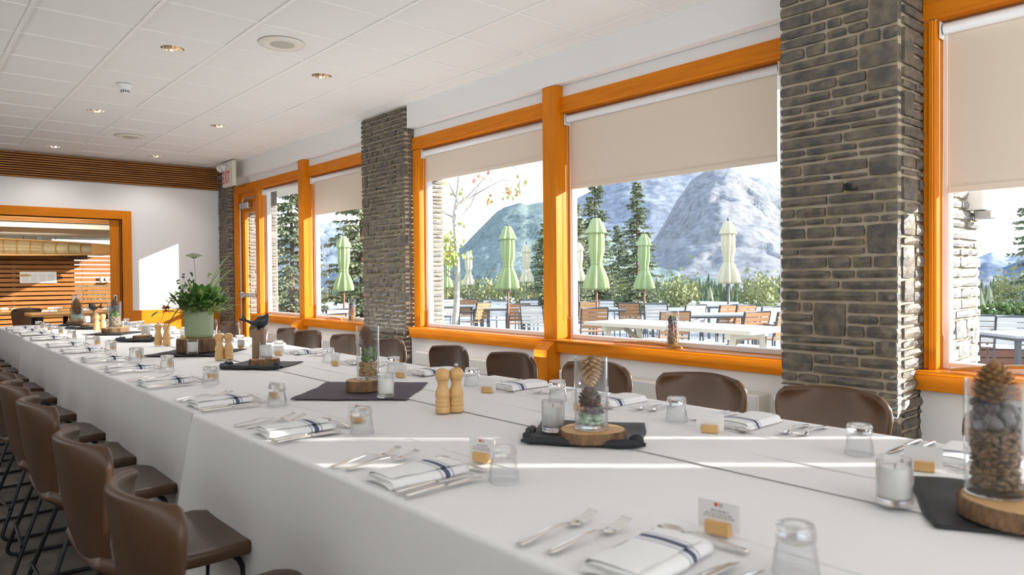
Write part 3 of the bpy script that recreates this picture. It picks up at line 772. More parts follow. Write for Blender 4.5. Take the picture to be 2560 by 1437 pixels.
def slice_(cx, cy, r, h, label, seed, z=None, crack=None, rz=0):
    rr = random.Random(seed); p1, p2 = rr.random()*6, rr.random()*6
    rf = lambda a, z_: 1+.045*math.sin(2*a+p1)+.03*math.sin(3*a+p2)+.012*math.sin(9*a)
    n = 48; root = empty('wood_slice', (cx, cy, z if z is not None else ZT+.006), rz, label, 'wood slice', 'round wood slices')
    pr = [(0, 0), (r*.97, 0), (r*.985, .002)]
    MB().lathe([(0, .0005), (r*.965, .0005)], n, rf=rf, smooth=False).lathe([(r*.985, .003), (r*.99, h*.5), (r*.975, h-.002), (r*.94, h), (0, h)], n, rf=rf, smooth=False).build('cut_face', SLICE, root)
    # growth rings as very fine raised lines
    m = MB()
    for k in range(3, 9): q = r*.1*k; m.lathe([(q, h), (q+r*.006, h+.0006), (q+r*.012, h)], 40, rf=rf)
    m.build('growth_ring', mat('ring_brown', (.48, .27, .11), .6), root)['kind'] = 'stuff'
    def rb(a, z_): return rf(a, z_)*(1+.012*math.sin(37*a+z_*300)+.010*math.sin(61*a+2-z_*150))
    MB().lathe([(r*.97, .001), (r*1.0, .001), (r*1.012, h*.3), (r*1.012, h*.7), (r*1.0, h-.001), (r*.968, h+.0004)], 96, rf=rb, smooth=False).build('bark', BARK, root)
    if crack is not None:
        a = crack; m = MB(); c_, s_ = math.cos(a), math.sin(a)
        m.add([(0, 0, h+.0008), (r*1.015*c_-.002*s_, r*1.015*s_+.002*c_, h+.0008), (r*1.015*c_+.002*s_, r*1.015*s_-.002*c_, h+.0008), (r*1.022*c_-.002*s_, r*1.022*s_+.002*c_, 0), (r*1.022*c_+.002*s_, r*1.022*s_-.002*c_, 0)], [(0, 1, 2), (1, 3, 4, 2)])
        m.build('crack', mat('crack_dark', (.10, .05, .02), .9), root)
    return root
def candle(cx, cy, z, label, wax=.062, h=.093, r=.0345, proto=[None]):
    if proto[0] is None:
        q = empty('votive_candle', cat='candle'); 
        MB().lathe([(r, .004), (r, h-.001), (r-.0012, h), (r-.0025, h-.001), (r-.0028, .016)], 30).build('glass_cup', GLASS, q)
        MB().lathe([(0, 0), (r-.003, 0), (r, .003), (r, .010), (r-.0025, .0145), (0, .0135)], 30).build('thick_base', THICK, q)
        wx = MB().lathe([(0, .0150), (r-.006, .0150), (r-.0035, .018), (r-.0035, wax+.013), (r-.005, wax+.0145), (r*.45, wax+.011), (0, wax+.010)], 30).build('wax', WAX, q)
        MB().tube([(0, 0, wax+.009), (.001, 0, wax+.020)], .0009, 5).build('wick', BLACK, wx)
        proto[0] = q; u = False
    else: u = True
    return place(proto[0], u, (cx, cy, z), R_.random()*6, label, 'white votive candles in glass cups')
def pinecone(cx, cy, z, h, r, label, m_, tilt=0, flip=False, mt=None):
    root = empty('pine_cone', (cx, cy, z), R_.random()*6, label, 'pine cone'); 
    if flip: root.rotation_euler = (PI+tilt, 0, R_.random()*6); root.location.z += h
    else: root.rotation_euler = (tilt, 0, R_.random()*6)
    MB().lathe([(0, 0), (r*.5, h*.1), (r*.6, h*.4), (r*.32, h*.85), (0, h)], 10).build('core', BARK, root)
    n = 90; ga = PI*(3-5**.5); sm_ = None
    for k in range(n):
        t = (k+.5)/n; a = k*ga; zz = h*(.05+.9*t); rr = r*math.sin(PI*min(1, (.16+.84*t)**.75))**.7*(1-.15*t); rr = max(rr, r*.12)
        ln = rr*.75; wd = r*.30*(1-.35*t)
        if sm_ is None:
            # unit scale : length 1, width 1
            v = [(0, -.25, 0), (0, .25, 0), (.75, .55, .16), (.75, -.55, .16), (1.0, .34, .34), (1.0, -.34, .34), (0, 0, .25), (.8, 0, .42), (1.0, 0, .48), (.72, 0, -.06)]
            f = [(0, 3, 7, 6), (1, 6, 7, 2), (3, 5, 8, 7), (2, 7, 8, 4), (0, 9, 3), (0, 1, 9), (1, 2, 9), (9, 5, 3), (9, 4, 5), (9, 2, 4), (4, 8, 5)]
            sm_ = MB().add(v, f).build('scale', m_, root); o_ = sm_
        else:
            o_ = bpy.data.objects.new('scale', sm_.data); C.objects.link(o_); o_.parent = root
        o_.location = (math.cos(a)*rr*.3, math.sin(a)*rr*.3, zz); o_.rotation_euler = (0, -(.05+.75*t), a); o_.scale = (rr*.72, wd*1.25, wd*1.2)
    return root
def vase(cx, cy, z, h, r, label, rim=.003):
    q = empty('glass_vase', (cx, cy, z), 0, label, 'vase', 'glass cylinder vases')
    MB().lathe([(r, .004), (r, h-.001), (r-.001, h), (r-rim, h-.001), (r-rim, .014)], 36).build('wall', GLASS, q)
    MB().lathe([(0, 0), (r-.004, 0), (r, .003), (r, .012), (r-rim, .0165), (0, .0155)], 36).build('thick_base', THICK, q)
    return q
PEB = [mat('pebble_brown', (.10, .055, .028), .45, noise_amt=.9, nscale=90, col2=(.34, .20, .08)), mat('pebble_grey', (.11, .105, .115), .45, rnd=.9, col2=(.30, .28, .29)),
       mat('moss', (.09, .17, .03), .9, bump=.6, bscale=120), mat('pebble_gold', (.48, .30, .12), .5, rnd=.6, col2=(.25, .14, .05)), mat('chestnut', (.085, .06, .06), .3, rnd=.8, col2=(.24, .21, .24)), mat('mint_stone', (.45, .58, .46), .5, rnd=.5, col2=(.75, .8, .72)), mat('orange_berry', (.75, .22, .03), .4)]
def fill(cx, cy, z0, z1, r, m_, size, label, seed, name='gravel', cat='gravel', flat=.7):
    rr = random.Random(seed); m = MB(); z = z0+size*flat*.6; 
    while z < z1:
        n = int((r/size)**2*2.6)
        for _ in range(n):
            a = rr.random()*6.283; q = (r-size)*math.sqrt(rr.uniform(.25, 1)); s = size*rr.uniform(.75, 1.1)
            m.ball((math.cos(a)*q, math.sin(a)*q, z-z0+rr.uniform(-1, 1)*size*.3), s, 6, 4, (1, rr.uniform(.7, 1), flat), 0, rr)
        z += size*flat*1.5
    o_ = m.build(name, m_, loc=(cx, cy, z0)); return tag(o_, label, cat, kind='stuff')
def singles(cx, cy, z0, z1, r, m_, size, n, label, group, seed, name, cat):
    rr = random.Random(seed); pr = None
    for i in range(n):
        a = i*2.4+rr.random()*.5; q = (r-size*1.02)*rr.uniform(.72, 1); z = z0+(z1-z0)*(i+.5)/n
        if pr is None: pr = MB().ball((0, 0, 0), 1, 12, 8, (1, 1, .8), .05, rr).build(name, m_); o_ = pr
        else: o_ = bpy.data.objects.new(name, pr.data); C.objects.link(o_)
        o_.location = (cx+math.cos(a)*q, cy+math.sin(a)*q, z); o_.scale = (size*rr.uniform(.85, 1.1),)*3; o_.rotation_euler = (rr.random()*3, rr.random()*3, rr.random()*6)
        tag(o_, label, cat, group)
SC_BR = mat('cone_brown', (.20, .10, .05), .6, rnd=.4, col2=(.33, .18, .08)); SC_GD = mat('cone_gold', (.62, .36, .14), .4, rnd=.4, col2=(.42, .22, .07)); SC_DK = mat('cone_dark', (.10, .055, .04), .6, rnd=.5, col2=(.26, .17, .11))
# 1 : nearest, at the right edge of the picture
mat_napkin(1.72, .43, .185, .52, NAPKINB, 'black napkin under the nearest wood slice at the right edge', seed=4)
s1 = slice_(1.635, .395, .112, .036, 'large cracked wood slice under the nearest tall vase', 11, crack=3.75)
zs_ = ZT+.006+.036
vase(1.632, .448, zs_, .222, .052, 'nearest tall glass vase filled with nuts and pebbles')
V1 = (1.632, .448)
fill(*V1, zs_+.017, zs_+.125, .047, PEB[0], .0085, 'brown gravel filling the lower half of the nearest vase', 5)
singles(*V1, zs_+.130, zs_+.178, .047, PEB[4], .0125, 20, 'glossy grey-brown nut near the top of the nearest vase', 'nuts in the nearest vase', 9, 'nut', 'nut')
fill(V1[0]+.012, V1[1]-.016, zs_+.135, zs_+.172, .026, PEB[2], .014, 'green moss pressed against the glass of the nearest vase', 6, 'moss_clump', 'moss', .9)
pinecone(V1[0]-.002, V1[1], zs_+.175, .088, .042, 'brown pine cone sticking out of the nearest tall vase', mat('cone_tan', (.30, .16, .06), .6, rnd=.4, col2=(.44, .25, .10)))
candle(1.545, .60, ZT+.006, 'white candle in a glass cup left of the nearest vase')
# 2 : folded black napkin like a tray
mat_napkin(1.60, 1.497, .165, .64, NAPKINB, 'black napkin with rolled front edge under the golden pine cone vase', roll=True, seed=5)
slice_(1.53, 1.42, .092, .030, 'wood slice on the rolled black napkin, second from the front', 12)
z2 = ZT+.036; V2 = (1.528, 1.42)
vase(*V2, z2, .205, .048, 'glass vase with a golden pine cone, second centrepiece from the front')
fill(*V2, z2+.017, z2+.045, .042, PEB[5], .011, 'mint and white stones at the bottom of the golden pine cone vase', 8)
fill(V2[0]-.005, V2[1]-.01, z2+.045, z2+.066, .036, PEB[4], .010, 'dark glossy nuts above the mint stones', 18, 'nut_layer', 'nuts')
singles(V2[0], V2[1], z2+.048, z2+.066, .042, PEB[6], .0058, 7, 'small orange berry in the golden pine cone vase', 'orange berries', 19, 'berry', 'berry')
pinecone(V2[0], V2[1], z2+.062, .062, .036, 'dark pine cone below the golden one in the vase', SC_DK, .25)
pinecone(V2[0]+.002, V2[1], z2+.112, .098, .036, 'golden pine cone in the second vase from the front', SC_GD, .05, True)
candle(1.525, 1.575, ZT+.006, 'white candle in a glass cup on the rolled black napkin near the front')
# 3 : plum napkin
mat_napkin(1.52, 2.71, .232, .79, NAPKINP, 'plum coloured napkin laid as a diamond in the table middle', seed=6)
slice_(1.515, 2.69, .078, .044, 'thick round wood slice on the plum napkin', 13)
z3 = ZT+.05; V3 = (1.525, 2.685)
vase(*V3, z3, .225, .048, 'tall glass vase with pine cone, moss and nuts on the plum napkin')
fill(*V3, z3+.017, z3+.075, .043, PEB[3], .009, 'golden brown nuts in the vase on the plum napkin', 28)
fill(V3[0]+.006, V3[1], z3+.082, z3+.125, .038, PEB[2], .013, 'green moss in the middle of the vase on the plum napkin', 29, 'moss_clump', 'moss', .9)
pinecone(V3[0]-.004, V3[1], z3+.125, .105, .040, 'brown pine cone standing in the vase on the plum napkin', SC_BR, .12)
candle(1.48, 2.47, ZT+.006, 'white candle in a glass cup in front of the plum napkin slice')
# 4 : bird on a post
mat_napkin(1.565, 3.90, .165, .72, NAPKINB, 'black napkin with rolled edge under the near iron bird', roll=True, seed=7)
slice_(1.56, 3.87, .078, .034, 'wood slice under the near iron bird on its post', 14)
def bird(cx, cy, z, hpost, label, s=1, rz=0, stem=0):
    q = empty('bird_ornament', (cx, cy, z), rz, label, 'ornament', 'iron birds on wooden posts')
    MB().bbox(-.032, .032, -.022, .022, 0, hpost, .002).build('wooden_post', POSTW, q)
    if stem: MB().tube([(0, 0, hpost), (0, 0, hpost+stem)], .004, 6).build('stem', IRON, q)
    zb = hpost+stem
    m = MB()
    pts = [(-.088, .064), (-.070, .052), (-.048, .041), (-.028, .035), (-.008, .034), (.010, .040), (.024, .051), (.036, .064), (.044, .076), (.052, .090)]
    rs = [.005, .006, .009, .016, .027, .034, .034, .026, .014, .001]
    m.tube([(a*s, 0, zb+b2*s) for a, b2 in pts], [r_*s for r_ in rs], 12); m.build('body', IRON, q)
    m = MB(); m.tube([(-.074*s, -.004*s, zb+.05*s), (-.082*s, -.010*s, zb+.072*s), (-.083*s, -.014*s, zb+.085*s)], [.008*s, .008*s, .002*s], 8)
    m.tube([(-.074*s, .0, zb+.05*s), (-.098*s, .006*s, zb+.057*s), (-.112*s, .010*s, zb+.058*s)], [.008*s, .008*s, .002*s], 8); m.build('tail', IRON, q)
    MB().lathe([(0, 0), (.012*s, .002*s), (.009*s, .010*s), (0, .012*s)], 12, cz=zb-.003*s).build('foot', IRON, q)
    return q
bird(1.555, 3.93, ZT+.040, .155, 'iron bird on a brown wooden post near the middle of the table', 1.0, -.72)
candle(1.555, 3.84, ZT+.040, 'white candle in a glass cup beside the near iron bird')
# 6,7,9,10 farther centrepieces
mat_napkin(1.565, 6.27, .155, .78, NAPKINB, 'black napkin under the low candle slice left of the flowers', roll=True, seed=8)
slice_(1.555, 6.32, .072, .026, 'small wood slice carrying a lone candle left of the flowers', 15)
candle(1.58, 6.33, ZT+.032, 'white candle alone on a small slice left of the flowers')
mat_napkin(1.56, 7.25, .19, .79, NAPKINB, 'charcoal napkin under the far tall pebble vase', seed=9)
slice_(1.57, 7.30, .105, .040, 'wide wood slice with a knot under the far tall pebble vase', 16)
z7 = ZT+.046; vase(1.57, 7.32, z7, .235, .055, 'far tall vase layered with pebbles, moss and cones')
fill(1.57, 7.32, z7+.017, z7+.10, .05, mat('far_gravel', (.30, .23, .15), .6), .010, 'brown gravel at the bottom of the far tall vase', 38)
fill(1.57, 7.32, z7+.102, z7+.155, .048, PEB[2], .014, 'green moss in the middle of the far tall vase', 39, 'moss_clump', 'moss', .9)
fill(1.57, 7.32, z7+.158, z7+.195, .048, PEB[1], .010, 'grey gravel above the moss in the far tall vase', 40)
pinecone(1.57, 7.32, z7+.185, .085, .032, 'small brown pine cone on top of the far tall vase', SC_BR)
mat_napkin(1.56, 8.25, .16, .79, NAPKINB, 'black napkin under the far iron bird', roll=True, seed=10)
slice_(1.56, 8.27, .085, .032, 'wood slice under the far iron bird', 17)
bird(1.60, 8.34, ZT+.038, .105, 'far iron bird on a short post beside the doorway table', .95, -.9+PI, .02)
candle(1.535, 8.33, ZT+.038, 'white candle in a glass cup beside the far iron bird')
mat_napkin(1.56, 9.0, .17, .79, NAPKINB, 'black napkin under the farthest vase', seed=12)
slice_(1.57, 9.02, .095, .034, 'farthest wood slice, under the vase with a large pine cone', 18)
z10 = ZT+.040; vase(1.57, 9.04, z10, .135, .062, 'short wide glass vase holding the largest pine cone')
fill(1.57, 9.04, z10+.017, z10+.06, .056, PEB[5], .012, 'pale green stones under the largest pine cone', 48)
pinecone(1.57, 9.04, z10+.055, .20, .066, 'largest brown pine cone standing in the farthest vase', SC_BR)

# 5 : flowers
mat_napkin(1.53, 4.90, .235, .79, NAPKINB, 'large black napkin under the flower pot block', seed=14)
slice_(1.55, 4.93, .128, .085, 'thick wooden block carrying the green flower pot', 21)
z5 = ZT+.006+.085
pot = empty('flower_arrangement', (1.56, 4.95, z5), 0, 'bouquet of leaves, grasses and an orange bloom in a fluted sage green pot', 'flower pot')
fl = lambda a, z_: 1+(.022*abs(math.sin(a*18)) if .028 < z_ < .160 else .0)
MB().lathe([(0, 0), (.072, 0), (.082, .008), (.0865, .020), (.087, .030), (.087, .031), (.087, .158), (.088, .160), (.088, .178), (.083, .178), (.082, .12), (0, .11)], 144, rf=fl, smooth=True).build('pot', GREENPOT, pot)
MB().lathe([(.0, .150), (.082, .150)], 24).build('soil', mat('soil', (.05, .035, .02), .95), pot)
rr = random.Random(77)
LG = [mat('leaf_green', (.08, .20, .035), .55, rnd=.5, col2=(.16, .32, .07)), mat('leaf_light', (.30, .42, .10), .55, rnd=.5, col2=(.18, .32, .07)), mat('leaf_dark', (.035, .085, .03), .55, rnd=.5, col2=(.07, .15, .04))]
def leaf(root, name, p, d, ln, wd, m_, curl=.4, n=6, ruf=0):
    d = Vector(d).normalized(); s_ = d.cross(Vector((0, 0, 1))).normalized(); up = s_.cross(d)
    m = MB()
    def fn(u, v):
        t = u; wv = wd*math.sin(PI*min(1, t**.8*.98+.02))*(v-.5)*2
        q = Vector(p)+d*(ln*t)+up*(-curl*ln*t*t)+s_*wv+up*(.15*abs(wv)+(ruf*math.sin(t*17)*abs(v-.5)*2*wd if ruf else 0)); return tuple(q)
    m.grid(fn, n, 4 if ruf else 2); o_ = m.build(name, m_, root); return o_
# kale-like ruffled leaves
for k in range(34):
    a = rr.uniform(-2.9, 1.2); el = rr.uniform(.5, 1.3); c_ = Vector((.02, .0, .16))
    d = Vector((math.cos(a)*math.cos(el), math.sin(a)*math.cos(el), math.sin(el)))
    leaf(pot, 'ruffled_leaf', c_+d*.04, d, rr.uniform(.13, .20), rr.uniform(.035, .05), LG[0], .2, 9, .22)
# view-independent leafy filler sprays
for k in range(420):
    a = rr.uniform(0, 6.283); el = rr.uniform(.05, 1.2); d = Vector((math.cos(a)*math.cos(el), math.sin(a)*math.cos(el), math.sin(el)))
    st = Vector((math.cos(a)*.05, math.sin(a)*.05, .17)); L_ = rr.uniform(.08, .25)
    leaf(pot, 'spray_leaf', st+d*L_*rr.uniform(.2, .8), d+Vector((rr.uniform(-.6, .6), rr.uniform(-.6, .6), rr.uniform(-.2, .5))), rr.uniform(.035, .08), rr.uniform(.007, .016), LG[rr.choice((0, 1, 1, 2))], rr.uniform(0, .5), 4)
def right(a): return Vector((math.cos(-YAW), math.sin(-YAW), 0))*a   # direction parallel to the window-to-aisle diagonal
# long grass blades
for dx, hgt, dn in ((-.26, .14, .10), (-.23, .07, .16), (.22, .30, -.05), (.25, .24, -.02), (.20, .27, 0), (.19, .2, 0), (.24, .12, .05), (-.15, .02, .08), (-.05, -.02, .09)):
    m = MB(); pts = []
    for k in range(9):
        t = k/8; q = right(dx*t*(1.0))+Vector((0, 0, .17+hgt*math.sin(PI*min(1, t*(.95 if dn > 0 else .5)))*(1.1)-dn*t*t)); pts.append(q)
    m.tube(pts, [.0035*math.sin(PI*(.12+.85*k/8))+.0006 for k in range(9)], 4); m.build('grass_blade', LG[1] if dx > 0 else LG[0], pot)
# umbel and seed heads on thin stems
def stem(x, z, r_=.0013, y=.0): 
    MB().tube([(0, 0, .15), tuple(right(x*.6)+Vector((0, y, .15+z*.5))), tuple(right(x)+Vector((0, y, .15+z)))], r_, 4).build('stem', LG[0], pot)
stem(-.012-.015, .37)
m = MB()
for k in range(70):
    a = k*2.4; q = .052*math.sqrt((k+.5)/70); base = right(-.027)+Vector((0, 0, .52)); p_ = base+Vector((math.cos(a)*q, math.sin(a)*q, .035-q*q*6))
    m.tube([tuple(base), tuple(p_)], .0006, 3, cap=False); m.ball(tuple(p_), .0042, 5, 3, (1, 1, .5))
m.build('umbel', mat('umbel_green', (.30, .36, .22), .8), pot)['kind'] = 'stuff'
for x, z in ((-.14, .22), (-.125, .18), (-.105, .26), (-.085, .20), (-.06, .235), (-.045, .27), (-.035, .22), (-.02, .165), (-.09, .14), (.075, .27)):
    stem(x, z, .0008, rr.uniform(-.03, .03)); m = MB()
    for k in range(7): m.ball(tuple(right(x)+Vector((rr.uniform(-.008, .008), rr.uniform(-.02, .02), .15+z+rr.uniform(-.012, .012)))), .0055, 5, 4)
    m.build('seed_head', LG[2] if x < 0 else LG[1], pot)
# fern-like fronds
for dx, dz in ((-.055, .10), (-.10, .06), (.10, .07), (.15, .03), (.17, .09), (-.14, .04)):
    m = MB(); b0 = right(dx*.3)+Vector((0, -.05, .16)); e0 = right(dx)+Vector((0, -.06, .16+dz))
    for k in range(14):
        t = k/13; c_ = b0.lerp(e0, t); w_ = .022*(1-t*.7); 
        for sg in (-1, 1):
            dd = (e0-b0).normalized(); pr_ = dd.cross(Vector((.66, .75, 0))).normalized()*sg
            a_, b2 = c_-dd*.003, c_+dd*.003; tip = c_+pr_*w_+dd*.006; m.add([tuple(a_), tuple(b2), tuple(tip)], [(0, 1, 2)])
    m.build('fern_frond', LG[1], pot)['kind'] = 'stuff'
# pale green hop-like blossoms
for x, y, z in ((.04, -.07, .07), (.025, -.08, .12), (.06, -.06, .11), (-.03, -.08, .06), (.0, -.09, .03), (.075, -.05, .05), (-.01, -.08, .10)):
    m = MB()
    c_ = right(x)+Vector((0, y, .17+z))
    for k in range(8):
        a = k*2.4; d = Vector((math.cos(a), math.sin(a), .6)).normalized(); m.add([tuple(c_), tuple(c_+d*.014+Vector((-math.sin(a), math.cos(a), 0))*.007), tuple(c_+d*.022), tuple(c_+d*.014-Vector((-math.sin(a), math.cos(a), 0))*.007)], [(0, 1, 2, 3)])
    m.build('pale_blossom', mat('pale_blossom', (.48, .60, .20), .6), pot)
# orange bloom at the left
stem(-.225, .035, .002)
m = MB(); c_ = right(-.225)+Vector((0, -.02, .19))
for k in range(46):
    a = rr.uniform(0, 6.28); el = rr.uniform(-.9, 1.3); d = Vector((math.cos(a)*math.cos(el), math.sin(a)*math.cos(el), math.sin(el)*.8)); s_ = d.cross(Vector((0, 0, 1))).normalized()*.006
    m.add([tuple(c_), tuple(c_+d*.026+s_*1.5), tuple(c_+d*.046), tuple(c_+d*.026-s_*1.5)], [(0, 1, 2, 3)])
m.build('orange_bloom', mat('orange_petals', (.75, .20, .03), .6, rnd=0), pot)
candle(1.455, 4.75, ZT+.006, 'white candle in front of the flower pot block')
candle(1.50, 5.10, ZT+.006, 'white candle half hidden left of the flower pot block')

# ------------------------------------------------------------------ things on the window sills
def sill_vase(x, y, label, extra):
    vase(x, y, SILL, .255, .042, label)
    fill(x, y, SILL+.017, SILL+.10, .038, PEB[3], .009, 'golden gravel at the bottom of '+extra, 50)
    fill(x, y, SILL+.103, SILL+.16, .037, mat('berries_mix', (.35, .16, .12), .5), .009, 'reddish gravel in the middle of '+extra, 51)
    fill(x, y, SILL+.163, SILL+.205, .036, PEB[4], .010, 'dark gravel near the top of '+extra, 52)
    fill(x, y, SILL+.206, SILL+.228, .030, PEB[2], .012, 'green moss on top inside '+extra, 53, 'moss_clump', 'moss', .9)
q = at_z(1682, 862, SILL); sill_vase(4.07, q.y*4.07/q.x, 'slim layered glass vase on the sill of the rocky mountain window', 'the slim vase before the rocky mountain')
q = at_z(880, 801, SILL); sill_vase(4.07, q.y*4.07/q.x, 'slim layered glass vase on the sill left of the middle pillar', 'the slim vase left of the middle pillar')
def board(y0, y1, x, label, arch=.02, w_=.05):
    r_ = empty('carved_wooden_board', (x, (y0+y1)/2, SILL), 0, label, 'wooden board', 'carved wooden boards on the sills'); L_ = y1-y0
    m = MB(); vs = []; n = 16
    for k in range(n+1):
        t = k/n; y = -L_/2+L_*t; z = .004+arch*math.sin(PI*t)*(1-.3*t); h = w_*(.25+.75*math.sin(PI*min(1, .12+t*.8))); th = .013
        vs += [(-h/2, y, z), (h/2, y, z), (h/2, y, z+th), (0, y, z+th+.004), (-h/2, y, z+th)]
    fs = []
    for k in range(n):
        for q_ in range(5): a = k*5+q_; b2 = k*5+(q_+1) % 5; fs.append((a, b2, b2+5, a+5))
    fs += [(0, 1, 2, 3, 4), tuple(range(n*5, n*5+5))[::-1]]
    m.add(vs, fs, True).build('board', mat('honey_wood', (.62, .27, .05), .3, coat=.4), r_)
board(2.93, 3.52, 4.05, 'long carved honey wood board on the sill before the rocky mountain')
board(.45, 1.30, 4.04, 'arched honey wood board on the nearest window sill', .055)
board(7.72, 8.12, 4.05, 'short carved wood board on the sill left of the middle pillar')

# ================================================================== CHAIRS
def make_chair():
    r = empty('dining_chair', cat='chair')
    # seat
    def top(u, v):
        # u : 0 rear .. 1 front, v : -1..1
        x = -.20+.43*u; hw = .215-.02*(1-u)**2*1.2; 
        if u > .8: hw -= .05*((u-.8)/.2)**2.6
        z = .470-.012*math.sin(PI*u)-.02*max(0, (u-.8)/.2)**2+.012*v*v*(1-u)-.004*(1-v*v)
        if u < .2: z += .035*((.2-u)/.2)**2
        return x, hw*v, z
    m = MB(); N = 12
    m.grid(lambda u, v: top(u, v*2-1), N, 10)
    s_ = m.build('seat', LEATHER, r); bake(s_, [('SOLIDIFY', dict(thickness=.040, offset=-1)), ('BEVEL', dict(width=.012, segments=3, limit_method='ANGLE'))])
    def back(u, v):
        # u: 0 bottom .. 1 top ; v -1..1
        P0 = ((.0, .418), (-.10, .420), (-.165, .437), (-.205, .480), (-.225, .545), (-.238, .61), (-.248, .68), (-.257, .75), (-.265, .812))
        k_ = min(7, int(u*8)); f_ = u*8-k_; x = P0[k_][0]+(P0[k_+1][0]-P0[k_][0])*f_; z = P0[k_][1]+(P0[k_+1][1]-P0[k_][1])*f_; hw = .135+.087*min(1, u*1.2)**.8
        if u > .88: hw -= .045*((u-.88)/.12)**2.2
        x += .088*v*v*max(0, u-.15)/.85
        z += -.014*v*v*u+.020*v*v*max(0, 1-u*3)
        return x, hw*v, z
    m = MB(); m.grid(lambda u, v: back(u, v*2-1), 24, 12)
    s_ = m.build('backrest', LEATHER, r); bake(s_, [('SOLIDIFY', dict(thickness=.026, offset=0)), ('BEVEL', dict(width=.011, segments=3, limit_method='ANGLE'))])
    # seam joining shell
    for s in (-1, 1):
        y = .15*s
        def arc(p0, p1, p2, n=5): return [tuple(Vector(p0).lerp(Vector(p1), t).lerp(Vector(p1).lerp(Vector(p2), t), t)) for t in [k/n for k in range(n+1)]]
        pts = arc((.04, y*.9, .438), (.17, y*.95, .438), (.185, y, .37), 5)+[(.20, y*1.25, .06)]+arc((.20, y*1.27, .05), (.20, y*1.28, .012), (.16, y*1.28, .012), 4)+arc((-.20, y*1.28, .012), (-.25, y*1.28, .012), (-.245, y*1.26, .05), 4)+[(-.12, y*.95, .40), (-.10, y*.9, .438)]
        MB().tube(pts, .0085, 8).build('sled_leg', BLKMETAL, r)
        MB().tube([(.0, y*1.26, .013), (.19, y*1.26, .013)], .0, 3) if False else None
        for x in (-.20, .17): MB().bbox(x-.012, x+.012, y*1.28-.009, y*1.28+.009, 0, .006, .002).build('glide', BLACK, r)
    MB().tube([(.16, -.145, .436), (.16, .145, .436)], .008, 6).build('crossbar', BLKMETAL, r)
    MB().tube([(-.10, -.14, .436), (-.10, .14, .436)], .008, 6).build('crossbar', BLKMETAL, r)
    MB().tube([(-.215, -.187, .155), (-.215, .187, .155)], .0075, 6).build('crossbar', BLKMETAL, r)
    return r
chair = make_chair(); cu = False
NCH = [2.335, 3.13, 3.71, 4.35, 5.06, 5.83, 6.45, 7.1, 7.75, 8.35, 8.95]
for i, y in enumerate([1.67]+NCH):
    place(chair, cu, (.60+.008*y, y, 0), R_.uniform(-.06, .06), 'brown leather dining chair, %s from the front in the aisle-side row' % ORD[i], 'brown leather chairs along the aisle side'); cu = True
FCH = [.62, 1.27, 1.83, 2.44, 3.10, 3.70, 4.41, 5.03, 5.66, 6.10+.0, 6.75, 7.45, 8.1, 8.75]
for i, y in enumerate(FCH):
    place(chair, cu, (2.49-.004*y, y, 0), PI+R_.uniform(-.08, .08), 'brown leather dining chair, %s from the front in the window-side row' % ORD[i], 'brown leather chairs along the window side')

# ================================================================== DINING ROOM BEYOND THE DOORWAY
dm = mat('dining_wall', (.50, .48, .40), .7)
tag(MB().box(-6, 4.32, YE+.15, 19.5, -.06, 0).build('floor_dining', CARPET), kind=S)
tag(MB().box(-6, 4.32, YE+.15, 19.5, 2.95, 3.1).build('ceiling_dining', dm), kind=S)
m = MB().box(-6.1, -6, YE+.15, 19.5, 0, 3).box(4.2, 4.32, YE+.15, 13.6, 0, 3).box(4.2, 4.32, 13.6, 19, 2.3, 3).box(4.2, 4.32, 13.6, 19, 0, .5).box(-6, 2.9, 19.4, 19.5, 0, 3).box(2.9, 4.32, 19.4, 19.5, 2.2, 3)
tag(m.build('wall_dining', dm), kind=S)
def band(name, Y, ya, yb, n, x0=-3):
    za = at_y(100, ya, Y).z; zb = at_y(100, yb, Y).z; r = MB().box(x0, 4.18, Y, Y+.2, zb, za).build(name, BLACK); tag(r, kind=S)
    p_ = (za-zb)/n
    for k in range(n): MB().box(x0, 4.18, Y-.03, Y-.001, zb+p_*k, zb+p_*(k+.55)).build('slat', SLATM, r)
    return za, zb
za, zb = band('trim_13', 13.3, 540, 554, 6)
tag(MB().box(-3, 4.18, 13.3, 15.9, at_y(100, 569, 13.3).z, zb).build('trim_14', dm), kind=S)
band('trim_15', 16.3, 578, 589, 5)
q = at_y(188, 587, 16.25); 
MB_ = MB().lathe([(0, -.02), (.07, -.02), (.075, 0), (0, 0)], 20).xf(Matrix.Rotation(PI/2, 4, 'X')); o_ = MB_.build('round_alarm', CREAM, loc=tuple(q)); tag(o_, 'small round cream alarm disc on the dining room slatted band', 'alarm')
q = at_y(97, 600, 17.9); tag(MB().lathe([(.062, 0), (.062, 2.95)], 24).build('round_column', mat('column_grey', (.42, .47, .43), .5), loc=(q.x, q.y, 0)), 'round grey-green column behind the hanging canoe', 'column')
# slatted wooden screen
YS = 17.0
scr = empty('slatted_screen', (1.6, YS, 0), 0, 'tall screen of horizontal cedar boards behind the dining tables', 'screen')
zt_ = at_y(150, 630, YS).z; k = 0; z = zt_
pt = .089
SCRM = wood('cedar_board', (.40, .165, .045), (.22, .075, .018), .5, 0)
rr = random.Random(4)
while z > .05:
    h = .066+rr.uniform(-.004, .006)
    cut = 3.05+rr.uniform(-.02, .02)
    for xa, xb in ((-4.0, cut), (cut+.004, 4.15)):
        MB().bbox(xa, xb, YS-.02-rr.uniform(0, .006), YS+.02, z-h, z, .003).build('board', SCRM, scr, off=scr.location)
    z -= pt+rr.uniform(-.002, .002)
for x in (-2.6, -.4, 1.9, 2.9, 4.1): MB().box(x-.03, x+.03, YS+.022, YS+.07, 0, zt_).build('upright', mat('dark_upright', (.09, .045, .02), .6), scr, off=scr.location)
